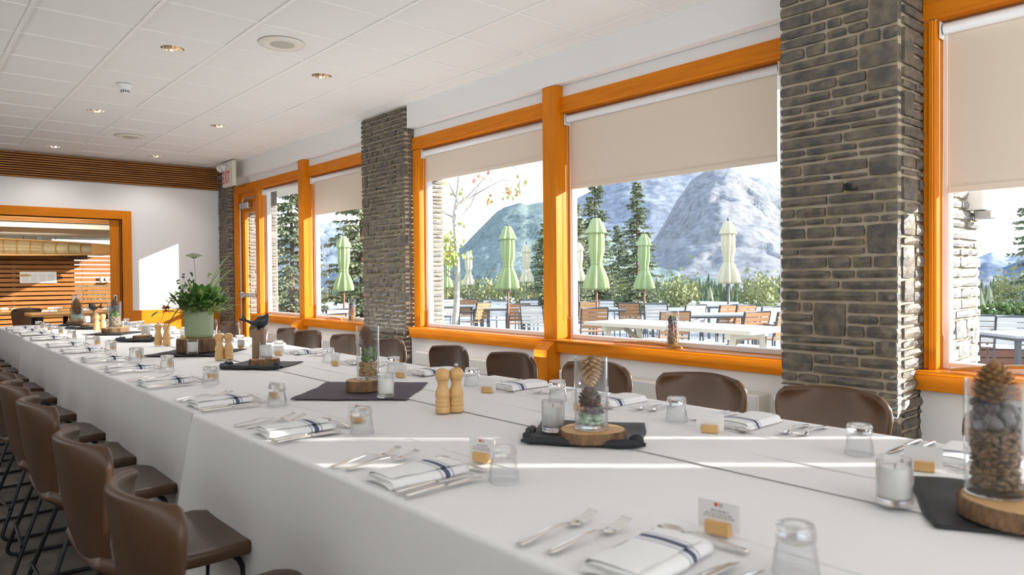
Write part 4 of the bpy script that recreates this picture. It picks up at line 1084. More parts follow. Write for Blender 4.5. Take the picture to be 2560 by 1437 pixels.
# added panel closing the left of the screen, painted dark for the dim room
tag(MB().box(-4, 2.95, YS+.5, YS+.55, 0, 1.9).build('screen_shade_panel', mat('painted_dimness', (.05, .035, .025), .8)), kind=S)
# notice board and candles on the screen
a_, b_ = at_y(49, 679, YS-.05), at_y(142, 707, YS-.05)
r_ = empty('notice_sheet', ((a_.x+b_.x)/2, YS-.05, b_.z), 0, 'wide white printed sheet hung on the cedar screen', 'sheet'); wd, hg = (b_.x-a_.x)/2, a_.z-b_.z
MB().bbox(-wd, wd, -.004, .004, 0, hg, .003).build('paper', PAPER, r_)
m = MB()
for c_ in range(4):
    for l_ in range(9):
        if c_ == 0 and l_ > 5: continue
        m.box(-wd*.9+c_*wd*.46, -wd*.9+c_*wd*.46+wd*.38, -.0055, -.004, hg*(.12+.075*l_), hg*(.12+.075*l_)+.006)
m.build('printed_lines', mat('pale_ink', (.5, .48, .42), .8), r_)['kind'] = 'stuff'
MB().lathe([(0, -.0055), (.1, -.0055)], 20).xf(Matrix.Translation((-wd*.72, 0, hg*.68)) @ Matrix.Scale(.28, 4, (0, 0, 1)) @ Matrix.Rotation(-PI/2, 4, 'X')).build('drawing', mat('tan_print', (.5, .33, .12), .8), r_)
for px_, lb in ((254, 'cream pillar candle on the cedar screen, left one of two'), (268, 'cream pillar candle on the cedar screen, right one of two')):
    q = at_y(px_, 706, YS-.07); o_ = MB().lathe([(0, 0), (.036, 0), (.036, .115), (.03, .12), (0, .115)], 18).build('pillar_candle', WAX, loc=tuple(q)); tag(o_, lb, 'candle', 'pillar candles on the screen')
    MB().bbox(-.05, .05, -.04, .06, -.012, -.001, .002).build('ledge', SCRM, o_)
# canoe
YC = 15.9
canoe = empty('canoe', (0, YC, 1.9), 0, 'old canvas-covered wooden canoe hung on its side above the cedar screen', 'canoe')
cz = lambda x: at_y(100, 614, YC).z-1.9+.0*x
Xr = at_y(300, 626, YC).x+.35; XL = -2.4
z0c = at_y(100, 615, YC).z-1.9
def hh(x): t = (x-XL)/(Xr-XL); return .145*(math.sin(PI*min(1, max(0, t)))**.45)+.004
def hull(u, v):
    x = XL+(Xr-XL)*u; h = hh(x); a = PI*v; dep = .34*(math.sin(PI*u)**.5+.01)
    return (x, dep*math.sin(a)*.9, z0c-.012*x+h*math.cos(a)*(1 if math.cos(a) > 0 else 1.05))
MB().grid(hull, 60, 12).build('hull', mat('old_canvas', (.52, .42, .24), .7, noise_amt=.5, nscale=3), canoe)
WD = mat('canoe_wood', (.50, .27, .08), .5)
for v, rad, nm_ in ((0, .014, 'gunwale'), (1, .020, 'gunwale')):
    MB().tube([Vector(hull(k/40, v))+Vector((0, -.01, 0)) for k in range(41)], rad, 6).build(nm_, WD, canoe)
for k in range(30):
    u = .03+.94*k/29
    if XL+(Xr-XL)*u > Xr-.95: break
    MB().tube([Vector(hull(u, .02+.96*j/8))*1 - Vector((0, .012, 0)) for j in range(9)], .010, 5).build('rib', WD, canoe)
for v in (.2, .35, .5, .65, .8):
    MB().tube([Vector(hull(.02+.72*k/24, v))-Vector((0, .02, 0)) for k in range(25)], .006, 4).build('batten', WD, canoe)
m = MB(); n_ = 10; pts = []
for k in range(n_+1):
    x = Xr-.85+.85*k/n_; u = (x-XL)/(Xr-XL); a_, b_ = Vector(hull(min(1, u), 0)), Vector(hull(min(1, u), 1)); pts += [a_+Vector((0, -.02, 0)), (a_+b_)/2+Vector((0, -.05, 0)), b_+Vector((0, -.02, 0))]
m.add([tuple(p_) for p_ in pts], [(3*k, 3*k+1, 3*k+4, 3*k+3) for k in range(n_)]+[(3*k+1, 3*k+2, 3*k+5, 3*k+4) for k in range(n_)], True)
m.build('end_deck', mat('deck_wood', (.62, .32, .10), .4), canoe)
for px_ in (59, 140):
    q = at_y(px_, 595, YC); MB().tube([(q.x, .02, z0c+.12), (q.x, .02, 1.03)], .006, 5).build('hanging_rod', IRON, canoe)
q = at_y(195, 640, YS-.12); pd = empty('canoe_paddle', (q.x-1.0, YS-.12, q.z), 0, 'dark wooden paddle lying level just below the canoe', 'paddle')
MB().tube([(-1.2, 0, 0), (.75, 0, 0)], .014, 6).build('shaft', mat('dark_wood', (.10, .035, .02), .35), pd)
MB().tube([(.72, 0, 0), (.85, 0, 0), (1.0, 0, 0), (1.13, 0, 0), (1.17, 0, 0)], [.014, .045, .06, .05, .01], 10).xf(Matrix.Scale(.35, 4, (0, 1, 0))).build('blade', mat('dark_wood', (.10, .035, .02), .35), pd)

# dining tables
def dtable(cx, cy, lx, ly, m_, label, ped=False, z=.75):
    r = empty('dining_table', (cx, cy, 0), 0, label, 'table')
    if ped:
        MB().lathe([(0, z-.03), (lx/2-.005, z-.03), (lx/2, z-.015), (lx/2-.003, z), (0, z)], 36).build('tabletop', m_, r)
        MB().tube([(0, 0, .02), (0, 0, z-.03)], .04, 12).build('pedestal', BLKMETAL, r); MB().lathe([(0, 0), (.25, 0), (.25, .015), (.05, .03), (0, .03)], 24).build('base', BLKMETAL, r)
    else:
        MB().bbox(-lx/2, lx/2, -ly/2, ly/2, z-.045, z, .004).build('tabletop', m_, r)
        for sx_ in (-1, 1):
            for sy_ in (-1, 1): MB().bbox(sx_*(lx/2-.12)-.035, sx_*(lx/2-.12)+.035, sy_*(ly/2-.1)-.035, sy_*(ly/2-.1)+.035, 0, z-.046, .003).build('leg', BLKMETAL, r)
    return r
OAK = mat('oak_top', (.62, .33, .10), .4, noise_amt=.4, nscale=4, stretch=(1, 8, 8)); DKT = mat('dark_top', (.05, .045, .045), .4)
T1 = (2.25, 13.05); dtable(T1[0], T1[1], 1.25, .75, OAK, 'light oak dining table just beyond the doorway')
T2 = (1.75, 14.4); dtable(T2[0], T2[1], 1.5, .8, OAK, 'second oak dining table, behind the one at the doorway')
q = at_z(45, 762, .74); T3 = (q.x, q.y); dtable(T3[0], T3[1], .75, .75, DKT, 'small dark pedestal table at the left by the cedar screen', True)
q = at_z(250, 756, .74); T4 = (q.x, q.y-.1); dtable(T4[0], T4[1], .9, .8, DKT, 'dark pedestal table at the right by the cedar screen', True)
gl = lambda x, y, lb, z=.75: place(protos['glass'], True, (x, y, z+.0005), 0, lb, 'dining room tumblers')
def roll(x, y, lb, z=.7505, rz=0):
    o_ = MB().tube([(-.10, 0, .024), (-.09, 0, .026), (0, 0, .027), (.09, 0, .026), (.10, 0, .024)], [.015, .023, .0245, .023, .015], 10).build('rolled_napkin', mat('rolled_linen', (.80, .80, .80), .8), loc=(x, y, z)); o_.rotation_euler = (0, 0, rz)
    MB().tube([(-.002, 0, .027), (.004, 0, .027)], .0253, 10).build('navy_stripe', mat('navy', (.05, .06, .14), .8), o_); tag(o_, lb, 'napkin', 'rolled napkins on the dining tables')
wh = ['doorway oak table', 'second oak table', 'left dark table', 'right dark table']
for ti, (T, pts) in enumerate(((T1, [(-.38, -.22), (.05, -.20), (.42, -.18), (.1, .24)]), (T2, [(-.5, -.2), (-.1, -.2), (.4, -.2), (-.3, .2)]), (T3, [(-.02, -.15), (.2, .1)]), (T4, [(-.15, -.12), (.22, -.08)]))):
    for k, (dx, dy) in enumerate(pts):
        roll(T[0]+dx, T[1]+dy, 'white napkin roll on the %s, %s from the left front' % (wh[ti], ORD[k]), rz=rr.uniform(-.3, .3), z=.7505 if ti < 2 else .7405+.01)
        gl(T[0]+dx+.14, T[1]+dy+.1, 'tumbler on the %s, beside its %s napkin roll' % (wh[ti], ORD[k]))
q = at_z(207, 790, .75)
r_ = empty('menu_block', (2.28, 13.2, .751), 0, 'upright menus in a wooden block on the doorway oak table', 'menu'); MB().bbox(-.05, .05, -.03, .03, 0, .03).build('block', POSTW, r_); MB().bbox(-.045, .045, -.012, .0, .03, .25, .001).build('menu', mat('menu_grey', (.55, .52, .54), .5), r_); MB().bbox(-.05, .03, .004, .012, .03, .27, .001).build('menu', POSTW, r_)
# dining room chairs
dch = [((at_z(20, 758, .8)), 2.6, 'dark leather chair at the left dark pedestal table')]
def dchair(x, y, rz, lb): place(chair, True, (x, y, 0), rz, lb, 'dark leather chairs in the dining room')
dchair(T3[0]-.55, T3[1]-.25, .3, 'dark leather chair left of the small dark pedestal table')
dchair(1.0, 13.5, -.15, 'dark leather chair at the oak tables, leftmost of the row of four')
dchair(1.12, 12.9, -.1, 'dark leather chair at the oak tables, nearest the doorway')
dchair(.98, 14.3, -.1, 'dark leather chair at the second oak table, left side')
dchair(1.75, 13.7, -1.4, 'dark leather chair between the two oak tables')
dchair(2.9, 14.3, PI, 'dark leather chair on the right of the second oak table')

# ================================================================== OUTDOORS
GZ = -.18
PAVE = mat('pale_paving', (.42, .41, .39), .9, noise_amt=.4, nscale=2, bump=.2, bscale=30)
pat_ = MB().box(4.32, 34, -26, 40, GZ-.3, GZ).build('path', PAVE); tag(pat_, kind=S)
tag(MB().box(-60, 4.31, 19.6, 40, GZ-.3, GZ-.02).build('path', PAVE), kind=S)
FOR = mat('forest_floor', (.07, .10, .05), .95, noise_amt=.6, nscale=.05, col2=(.16, .17, .08))
tag(MB().box(-1500, 2500, -1500, 3000, -20, -15).build('terrain_valley', FOR), kind=S)

def mountain_mat(name, rock, forest, z0, z1, k=1.0, xs_=0.0, x0_=0):
    m = bpy.data.materials.new(name); m.use_nodes = True; n = m.node_tree.nodes; L = m.node_tree.links; p = n['Principled BSDF']
    p.inputs['Roughness'].default_value = .95; p.inputs['Specular IOR Level'].default_value = .1
    t = n.new('ShaderNodeTexCoord'); s = n.new('ShaderNodeSeparateXYZ'); L.new(t.outputs['Object'], s.inputs[0])
    n1 = n.new('ShaderNodeTexNoise'); n1.inputs['Scale'].default_value = .012*k; n1.inputs['Detail'].default_value = 8; L.new(t.outputs['Object'], n1.inputs[0])
    mp = n.new('ShaderNodeMapping'); mp.inputs['Scale'].default_value = (1, 1, .32); L.new(t.outputs['Object'], mp.inputs[0])
    n2 = n.new('ShaderNodeTexNoise'); n2.inputs['Scale'].default_value = .16*k; n2.inputs['Detail'].default_value = 3; L.new(mp.outputs[0], n2.inputs[0])
    a = n.new('ShaderNodeMath'); a.operation = 'MULTIPLY_ADD'; a.inputs[1].default_value = (z1-z0)*1.3; L.new(n1.outputs[0], a.inputs[0]); L.new(s.outputs[2], a.inputs[2])
    a2 = n.new('ShaderNodeMath'); a2.operation = 'MULTIPLY_ADD'; a2.inputs[1].default_value = xs_; L.new(s.outputs[0], a2.inputs[0]); L.new(a.outputs[0], a2.inputs[2])
    mr = n.new('ShaderNodeMapRange'); mr.inputs[1].default_value = z0+(z1-z0)*.65+xs_*x0_; mr.inputs[2].default_value = z1+(z1-z0)*.65+xs_*x0_; L.new(a2.outputs[0], mr.inputs[0])
    fr = n.new('ShaderNodeValToRGB'); fr.color_ramp.elements[0].position = .35; fr.color_ramp.elements[1].position = .65
    fr.color_ramp.elements[0].color = (*[c*.7 for c in forest], 1); fr.color_ramp.elements[1].color = (*[c*1.35 for c in forest], 1); L.new(n2.outputs[0], fr.inputs[0])
    rk = n.new('ShaderNodeValToRGB'); rk.color_ramp.elements[0].position = .38; rk.color_ramp.elements[1].position = .62
    n3 = n.new('ShaderNodeTexNoise'); n3.inputs['Scale'].default_value = .03*k; n3.inputs['Detail'].default_value = 9; n3.inputs['Roughness'].default_value = .65; L.new(t.outputs['Object'], n3.inputs[0])
    rk.color_ramp.elements[0].color = (*[c*.72 for c in rock], 1); rk.color_ramp.elements[1].color = (*[min(1, c*1.25) for c in rock], 1); L.new(n3.outputs[0], rk.inputs[0])
    mx = n.new('ShaderNodeMixRGB'); L.new(mr.outputs[0], mx.inputs[0]); L.new(fr.outputs[0], mx.inputs[1]); L.new(rk.outputs[0], mx.inputs[2]); L.new(mx.outputs[0], p.inputs['Base Color'])
    b = n.new('ShaderNodeBump'); b.inputs['Strength'].default_value = .5; b.inputs['Distance'].default_value = 4/k; L.new(n3.outputs[0], b.inputs['Height']); L.new(b.outputs[0], p.inputs['Normal'])
    return m
def ridge(name, crest, D, foot, m_, amp, seed, label, rows=46, cols=150, conv=1.0):
    """crest: skyline points (pixel coordinates turned into world points at distance D)"""
    P_ = [at_d(x, y, D) for x, y in crest]; xs2 = [c[0] for c in crest]
    def cp(u):
        x = xs2[0]+(xs2[-1]-xs2[0])*u
        for i in range(len(xs2)-1):
            if xs2[i] <= x <= xs2[i+1] or i == len(xs2)-2: t = (x-xs2[i])/(xs2[i+1]-xs2[i]); return P_[i].lerp(P_[i+1], min(1, max(0, t)))
    of = Vector((seed*13.7, seed*7.1, 0)); vs = []
    for i in range(cols+1):
        c = cp(i/cols); f = Vector((c.x*foot, c.y*foot, -18))
        for j in range(-6, rows+1):
            t = j/rows
            if j < 0: q = c+Vector((c.x, c.y, 0))*(-t*.5); q.z = c.z+(c.z+18)*t*1.6
            else:
                q = c.lerp(f, t); q.z = -18+(c.z+18)*((1-t)**conv)
            s_ = q/(D*.13)+of; e = min(1, abs(t)*6+.12)
            nz = noise.fractal(s_, 1.0, 2.1, 7)
            rd = 1-abs(noise.fractal(Vector((s_.x*1.3, s_.y*1.3, 2)), 1.0, 2.2, 6))*1.6
            q.z += amp*(nz*.55+(rd-.6)*.6)*e*min(1, (1-max(0, t))*3)
            q += Vector((c.x, c.y, 0)).normalized()*amp*noise.fractal(s_*2+Vector((5, 5, 5)), 1, 2, 4)*e
            vs.append(tuple(q))
    N = rows+7; fs = [(i*N+j, i*N+j+1, (i+1)*N+j+1, (i+1)*N+j) for i in range(cols) for j in range(N-1)]
    m = MB(); m.add(vs, fs, True); o_ = m.build(name, m_); tag(o_, kind=S); return o_
D1 = 1500; zz = lambda y, D: EYE+(692-y)/FPX*D  # distance haze is mixed into the pale, bluish ridge colours
ridge('mountain_1', [(1100, 640), (1434, 500), (1500, 466), (1560, 444), (1640, 432), (1750, 426), (1900, 445), (2050, 520), (2300, 650)], 2300, .7, mountain_mat('hazed_rock', (.27, .29, .33), (.22, .25, .28), 40, 120, 1.6), 26, 2, '')
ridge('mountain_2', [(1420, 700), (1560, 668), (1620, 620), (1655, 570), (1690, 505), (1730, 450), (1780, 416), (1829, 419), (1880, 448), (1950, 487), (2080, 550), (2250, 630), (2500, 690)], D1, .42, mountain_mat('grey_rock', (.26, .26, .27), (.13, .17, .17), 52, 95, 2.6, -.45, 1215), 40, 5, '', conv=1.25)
ridge('mountain_3', [(900, 700), (1060, 680), (1120, 645), (1150, 622), (1200, 570), (1240, 531), (1262, 517), (1300, 508), (1320, 513), (1340, 509), (1357, 506), (1420, 522), (1480, 560), (1560, 620), (1650, 668), (1800, 700)], 900, .45, mountain_mat('hazed_wooded_hill', (.3, .35, .35), (.19, .235, .22), 300, 400, 2.4), 16, 8, '', conv=1.1)
ridge('mountain_4', [(300, 700), (600, 640), (700, 600), (760, 566), (860, 560), (960, 590), (1060, 650), (1200, 700)], 1600, .5, mountain_mat('hazed_hill', (.3, .33, .37), (.21, .25, .28), 60, 130, 2), 40, 11, '')
ridge('mountain_5', [(2250, 690), (2400, 672), (2470, 655), (2510, 668), (2560, 648), (2700, 620), (3000, 640), (3400, 690)], 1300, .6, mountain_mat('hazed_ridge', (.15, .19, .26), (.12, .155, .22), 300, 400, 1), 10, 14, '')
ridge('mountain_6', [(2250, 680), (2400, 655), (2450, 640), (2480, 628), (2520, 640), (2550, 632), (2650, 615), (3000, 650), (3400, 690)], 2600, .7, mountain_mat('hazed_far_ridge', (.36, .4, .46), (.32, .36, .43), 300, 500, 1), 30, 17, '')

# forest belt
NEED = mat('spruce_green', (.25, .30, .19), .8, noise_amt=.6, nscale=.8, col2=(.38, .40, .24), rnd=.3)
NEEDB = mat('belt_green', (.085, .125, .075), .9, noise_amt=.7, nscale=.06, col2=(.21, .21, .09))
def cone_tree(m, c, h, r, rng, tiers=5):
    ph = rng.random()*6
    for k in range(tiers):
        t0, t1 = k/tiers, (k+1.35)/tiers; z1_ = c[2]+h*(1-t0*.92); z0_ = c[2]+h*(1-min(1, t1)*.92); rr_ = r*(.12+.88*min(1, t1)); n = 6
        vs = [(c[0], c[1], z1_)]+[(c[0]+rr_*(1 if i % 2 else .62)*math.cos(ph+k+2*PI*i/(2*n)), c[1]+rr_*(1 if i % 2 else .62)*math.sin(ph+k+2*PI*i/(2*n)), z0_+(0 if i % 2 else h*.03)) for i in range(2*n)]
        m.add(vs, [(0, 1+i, 1+(i+1) % (2*n)) for i in range(2*n)])
rg = random.Random(31); m = MB()
for k in range(2600):
    a = rg.uniform(-.75, 1.7); d = 68*math.exp(rg.random()*2.1)
    x, y = math.sin(a)*d, math.cos(a)*d
    if x < 30 and y < 41: continue
    h = rg.uniform(9, 15.5)
    cone_tree(m, (x, y, -16+min(3, d*.004)), h+rg.choice((0, 0, 1.5)), h*.17, rg, 4)
tag(m.build('conifer_forest', NEEDB), 'dense conifer forest filling the valley beyond the patio', 'forest', kind='stuff')
# individual conifers seen through the right-hand window
NM = None
FD = NEED
for k, px_ in enumerate((2452, 2474, 2496, 2520, 2546, 1665, 1725, 1775, 1885, 1930)):
    d = (36, 44, 52, 40, 48)[k % 5]; top = rg.uniform(700, 722) if px_ > 2000 else rg.uniform(706, 722); q = at_d(px_, top, d); h = q.z+14
    if NM is None:
        m = MB(); cone_tree(m, (0, 0, 0), 14, 1.5, rg, 13); o_ = m.build('conifer', NEED); NM = o_.data
        MB().tube([(0, 0, 0), (0, 0, 12)], [.18, .05], 6).build('trunk', BARK, o_)
        first = o_
    else: o_ = copy_tree(first)
    o_.location = (q.x, q.y, q.z-14); o_.rotation_euler = (0, 0, rg.random()*6)
    w_ = 'nearest window' if px_ > 2000 else 'rocky mountain window'
    n_ = k if px_ > 2000 else k-5
    tag(o_, 'dark green conifer beyond the patio, %s from the left in the %s' % (ORD[n_], w_), 'tree', 'conifers beyond the patio')

# detailed spruces
def spruce(h, seed, dens=1.0, spread=.2):
    rng = random.Random(seed); r = empty('spruce_tree', cat='tree')
    MB().tube([(0, 0, 0), (.02, 0, h*.5), (0, .02, h)], [h*.014, h*.008, .01], 8).build('trunk', BARK, r)
    m = MB(); z = h*.08
    while z < h*.985:
        t = z/h; L_ = h*spread*(1-t)**.75+.12; nb = 6
        for k in range(nb):
            if rng.random() > .86: continue
            a = rng.random()*6.283; l = L_*rng.uniform(.6, 1.1); up = .25*(t-.45)
            nseg = max(4, int(l/.16*dens))
            pr = None
            for s in range(nseg+1):
                q = s/nseg; x = l*q; zz_ = z+l*(up*q-.22*q*q+.12*q*q*q)
                c = Vector((math.cos(a)*x, math.sin(a)*x, zz_))
                if q > .12:
                    for _ in range(9):
                        ln = rng.uniform(.14, .34)*(1.15-q*.5); b = a+rng.uniform(-1.3, 1.3); dz = rng.uniform(-.9, .4)
                        d = Vector((math.cos(b), math.sin(b), dz))*ln; sd = Vector((-math.sin(b), math.cos(b), rng.uniform(-.9, .9)))*rng.uniform(.026, .05)
                        m.add([tuple(c+sd), tuple(c+d*.6+sd*1.3), tuple(c+d), tuple(c+d*.5-sd*1.3), tuple(c-sd)], [(0, 1, 2, 3, 4)])
                pr = c
            m.tube([(0, 0, z), (math.cos(a)*l*.5, math.sin(a)*l*.5, z+l*(up*.5-.055)), (math.cos(a)*l, math.sin(a)*l, z+l*(up-.1))], [.02, .012, .004], 3, cap=False)
        z += h*.016+rng.uniform(.02, .08)
    m.build('foliage', NEED, r); return r
S1_ = spruce(11, 5); S2_ = spruce(9, 9, spread=.26)
used = set()
def put_spruce(proto, px_, top, d, label, H):
    q = at_d(px_, top, d); zb_ = GZ-.6
    s_ = (q.z-zb_)/H; o_ = place(proto, proto.name in used, (q.x, q.y, zb_), rg.random()*6, label, 'spruce trees behind the patio', s_); used.add(proto.name); return o_
put_spruce(S1_, 1592, 452, 27, 'tall green spruce between the two green parasols of the mountain window', 11)
put_spruce(S1_, 1486, 425, 31, 'taller spruce behind the large green parasol', 11)
put_spruce(S2_, 1362, 548, 30, 'spruce peeping out left of the middle orange post', 9)
put_spruce(S2_, 1545, 560, 36, 'shorter spruce between two tall ones behind the parasols', 9)
put_spruce(S1_, 725, 330, 24, 'tall spruce seen through the window beside the glass door', 11)
put_spruce(S1_, 900, 300, 17, 'near spruce whose boughs fill the window left of the middle pillar', 11)
put_spruce(S1_, 2640, 250, 17, 'spruce boughs entering the nearest window from the right', 11)
LAR = mat('larch_orange', (.42, .19, .06), .8)
o_ = spruce(8, 21, .8); o_.name = 'larch_tree'; o_.children[1].data.materials[0] = LAR
q = at_d(1440, 505, 24); o_.location = (q.x, q.y, GZ-.5); s_ = (q.z-GZ+.5)/8; o_.scale = (s_*.8, s_*.8, s_); tag(o_, 'orange autumn larch at the left edge of the mountain window', 'tree')

# aspen with few leaves
q0 = at_d(1138, 905, 13.2); D_ = 13.2
asp = empty('aspen_tree', (q0.x, q0.y, GZ), 0, 'slim white-barked aspen with sparse yellow-green leaves on the patio', 'tree'); ao = asp.location
WB = mat('white_bark', (.55, .53, .46), .8, noise_amt=.6, nscale=5, stretch=(1, 1, 3), col2=(.22, .2, .17))
pp_ = lambda x, y, d=D_: at_d(x, y, d)-ao
tr_ = [pp_(x, y) for x, y in ((1137, 817), (1143, 740), (1145, 690), (1142, 640), (1139, 590), (1135, 543), (1141, 500), (1146, 460), (1149, 400), (1152, 300), (1160, 180))]
MB().tube([(tr_[0].x, tr_[0].y, 0)]+tr_, [.075, .065, .058, .052, .047, .042, .037, .030, .026, .022, .015, .006], 10).build('trunk', WB, asp)
GB = mat('twig_bark', (.30, .27, .23), .8)
br = [((1142, 512), (1170, 490), (1200, 458), (1225, 430)), ((1145, 548), (1177, 513), (1200, 455), (1215, 420)), ((1133, 543), (1112, 533), (1097, 520), (1085, 500)), ((1140, 495), (1127, 470), (1118, 446)),
      ((1145, 512), (1195, 482), (1254, 450), (1310, 452)), ((1140, 690), (1115, 672), (1105, 655)), ((1140, 700), (1120, 690), (1105, 665), (1098, 650)), ((1149, 400), (1200, 380), (1290, 420), (1300, 455)), ((1149, 420), (1100, 400), (1085, 450))]
for k, b_ in enumerate(br):
    dd = D_+rr.uniform(-.3, .3)
    pts = [pp_(b_[0][0], b_[0][1])]+[pp_(x, y, D_+(dd-D_)*(i+1)/len(b_)) for i, (x, y) in enumerate(b_[1:])]
    MB().tube(pts, [.016-.013*i/(len(pts)-1) for i in range(len(pts))], 5).build('branch', GB, asp)
LY = mat('aspen_leaf', (.38, .46, .12), .6, rnd=.7, col2=(.55, .50, .18)); LO = mat('aspen_leaf_orange', (.65, .36, .14), .6, rnd=.5, col2=(.6, .5, .2))
lm = {}
rl = random.Random(12)
for (cx_, cy_, sx2, sy2, n_, mm) in ((1120, 600, 22, 20, 55, LY), (1118, 640, 24, 22, 65, LY), (1130, 655, 18, 12, 26, LY), (1145, 485, 18, 12, 9, LY), (1165, 640, 22, 8, 7, LY), (1105, 460, 10, 6, 6, LO), (1158, 560, 10, 6, 4, LY),
                                     (1275, 480, 22, 12, 16, LO), (1300, 465, 12, 16, 12, LY), (1222, 505, 10, 14, 16, LO), (1265, 490, 18, 5, 6, LY), (1205, 440, 20, 8, 7, mat('aspen_leaf_red', (.7, .3, .22), .6))):
    for k in range(n_):
        if mm.name not in lm:
            m = MB(); m.add([(0, 0, 0), (.02, -.022, .002), (.048, -.018, 0), (.062, 0, -.004), (.048, .018, 0), (.02, .022, .002), (.03, 0, -.006)], [(0, 1, 6), (1, 2, 6), (2, 3, 6), (3, 4, 6), (4, 5, 6), (5, 0, 6)])
            o_ = m.build('leaf', mm, asp); lm[mm.name] = o_.data
        else: o_ = bpy.data.objects.new('leaf', lm[mm.name]); C.objects.link(o_); o_.parent = asp
        o_.location = pp_(rl.gauss(cx_, sx2*.5), rl.gauss(cy_, sy2*.5), D_+rl.uniform(-.35, .35)); o_.rotation_euler = (rl.random()*6, rl.random()*6, rl.random()*6); s_ = rl.uniform(1.1, 1.8); o_.scale = (s_,)*3

# ------------------------------------------------------------------ patio furniture
ALU = mat('grey_aluminium', (.13, .14, .15), .45, metal=.3); SLT = mat('patio_slat', (.52, .28, .14), .55, rnd=.3, col2=(.42, .22, .11)); WSL = mat('white_slat', (.78, .78, .76), .6)
def make_pchair(sm_):
    r = empty('patio_chair', cat='chair')
    for s in (-1, 1):
        y = .235*s
        MB().tube([(-.20, y, .0), (-.19, y, .43), (-.30, y, .86)], .014, 6).build('rear_post', ALU, r)
        MB().tube([(.23, y, .0), (.215, y, .65), (-.22, y, .66)], .014, 6).build('front_leg', ALU, r)
        MB().bbox(-.2, .24, y-.02, y+.02, .655, .675, .003).build('armrest', ALU, r)
    MB().tube([(-.30, -.235, .86), (-.30, .235, .86)], .014, 6).build('top_rail', ALU, r)
    first_ = None
    for k in range(5):
        z = .50+.072*k; x = -.205-(z-.43)*.245
        if first_ is None: first_ = MB().bbox(-.008, .008, -.22, .22, 0, .060, .002).build('back_slat', sm_, r); o_ = first_
        else: o_ = bpy.data.objects.new('back_slat', first_.data); C.objects.link(o_); o_.parent = r
        o_.location = (x, 0, z); o_.rotation_euler = (0, -.245, 0)
    first_ = None
    for k in range(6):
        if first_ is None: first_ = MB().bbox(0, .062, -.22, .22, 0, .014, .002).build('seat_slat', sm_, r); o_ = first_
        else: o_ = bpy.data.objects.new('seat_slat', first_.data); C.objects.link(o_); o_.parent = r
        o_.location = (-.20+.073*k, 0, .43)
    return r
pcs = {'w': make_pchair(SLT), 'g': make_pchair(WSL)}; upc = set()
rp = random.Random(8)
AW = 1.0
# px, py of the top rail, facing angle (rotation z), kind
view = PI/2-YAW   # direction the camera looks, as a rotation
PCL = [(1108, 746, .3, 'g', 'birch'), (1170, 747, 0.1, 'w', 'birch'), (1184, 755, .9, 'w', 'birch'), (1210, 749, 2.6, 'g', 'birch'), (1247, 752, 3.1, 'g', 'birch'), (1294, 757, .05, 'w', 'birch'), (1316, 748, .2, 'g', 'birch'), (1342, 761, -.4, 'g', 'birch'),
       (1480, 767, .05, 'w', 'mountain'), (1460, 752, .3, 'w', 'mountain'), (1510, 751, 3.0, 'g', 'mountain'), (1584, 755, -.5, 'w', 'mountain'), (1627, 756, .2, 'g', 'mountain'), (1677, 775, .02, 'w', 'mountain'), (1716, 760, .4, 'g', 'mountain'), (1794, 760, .5, 'w', 'mountain'), (1838, 760, .45, 'w', 'mountain'), (1862, 776, .35, 'w', 'mountain'), (1907, 764, .3, 'g', 'mountain'), (1936, 776, .45, 'w', 'mountain'), (1650, 757, -.5, 'g', 'mountain'),
       (2492, 784, -.6, 'g', 'nearest'), (2530, 786, -.4, 'g', 'nearest'), (842, 770, .4, 'g', 'narrow'), (812, 782, .6, 'w', 'narrow')]
cnt = {}
for px_, py_, a, kd, wn in sorted(PCL):
    q = at_z(px_, py_, GZ+.87); cnt[wn] = cnt.get(wn, -1)+1
    if q.x < 5.2: continue
    nm_ = {'birch': 'aspen window', 'mountain': 'rocky mountain window', 'nearest': 'nearest window', 'narrow': 'narrow window by the middle pillar'}[wn]
    lb = '%s patio chair, %s from the left in the %s' % ('wood-slatted' if kd == 'w' else 'white-slatted grey', ORD[cnt[wn]] if cnt[wn] < 16 else ORD[15], nm_)
    place(pcs[kd], kd in upc, (q.x, q.y, GZ), view+a, lb, 'patio chairs outside'); upc.add(kd)
def ptable(cx, cy, lx, ly, rz, lb, m_=ALU, z=.74):
    r = empty('patio_table', (cx, cy, GZ), rz, lb, 'table')
    for k in range(5): MB().bbox(-lx/2, lx/2, -ly/2+ly/5*k+.004, -ly/2+ly/5*(k+1)-.004, z-.03, z, .003).build('top_board', m_, r)
    MB().bbox(-lx/2+.02, lx/2-.02, -ly/2+.02, ly/2-.02, z-.06, z-.031).build('apron', ALU, r)
    for sx_ in (-1, 1):
        for sy_ in (-1, 1): MB().bbox(sx_*(lx/2-.06)-.025, sx_*(lx/2-.06)+.025, sy_*(ly/2-.06)-.025, sy_*(ly/2-.06)+.025, 0, z-.06, .003).build('leg', ALU, r)
TG = mat('table_grey', (.42, .43, .44), .5)
for px_, py_, lx, lb in ((1145, 763, 1.3, 'grey patio table beside the aspen trunk'), (1250, 768, 1.2, 'grey patio table under the green parasol in the aspen window'), (1352, 775, .9, 'grey patio table at the right edge of the aspen window'), (1775, 784, 1.5, 'long grey patio table under the cream parasol'), (1530, 770, 1.0, 'grey patio table under the large green parasol'), (1410+400, 762, 1.0, 'far grey patio table behind the long one'), (2590, 832, 1.0, 'grey patio table outside the nearest window')):
    q = at_z(px_, py_, GZ+.74); ptable(q.x, q.y, lx, .8, view+PI/2, lb, TG)
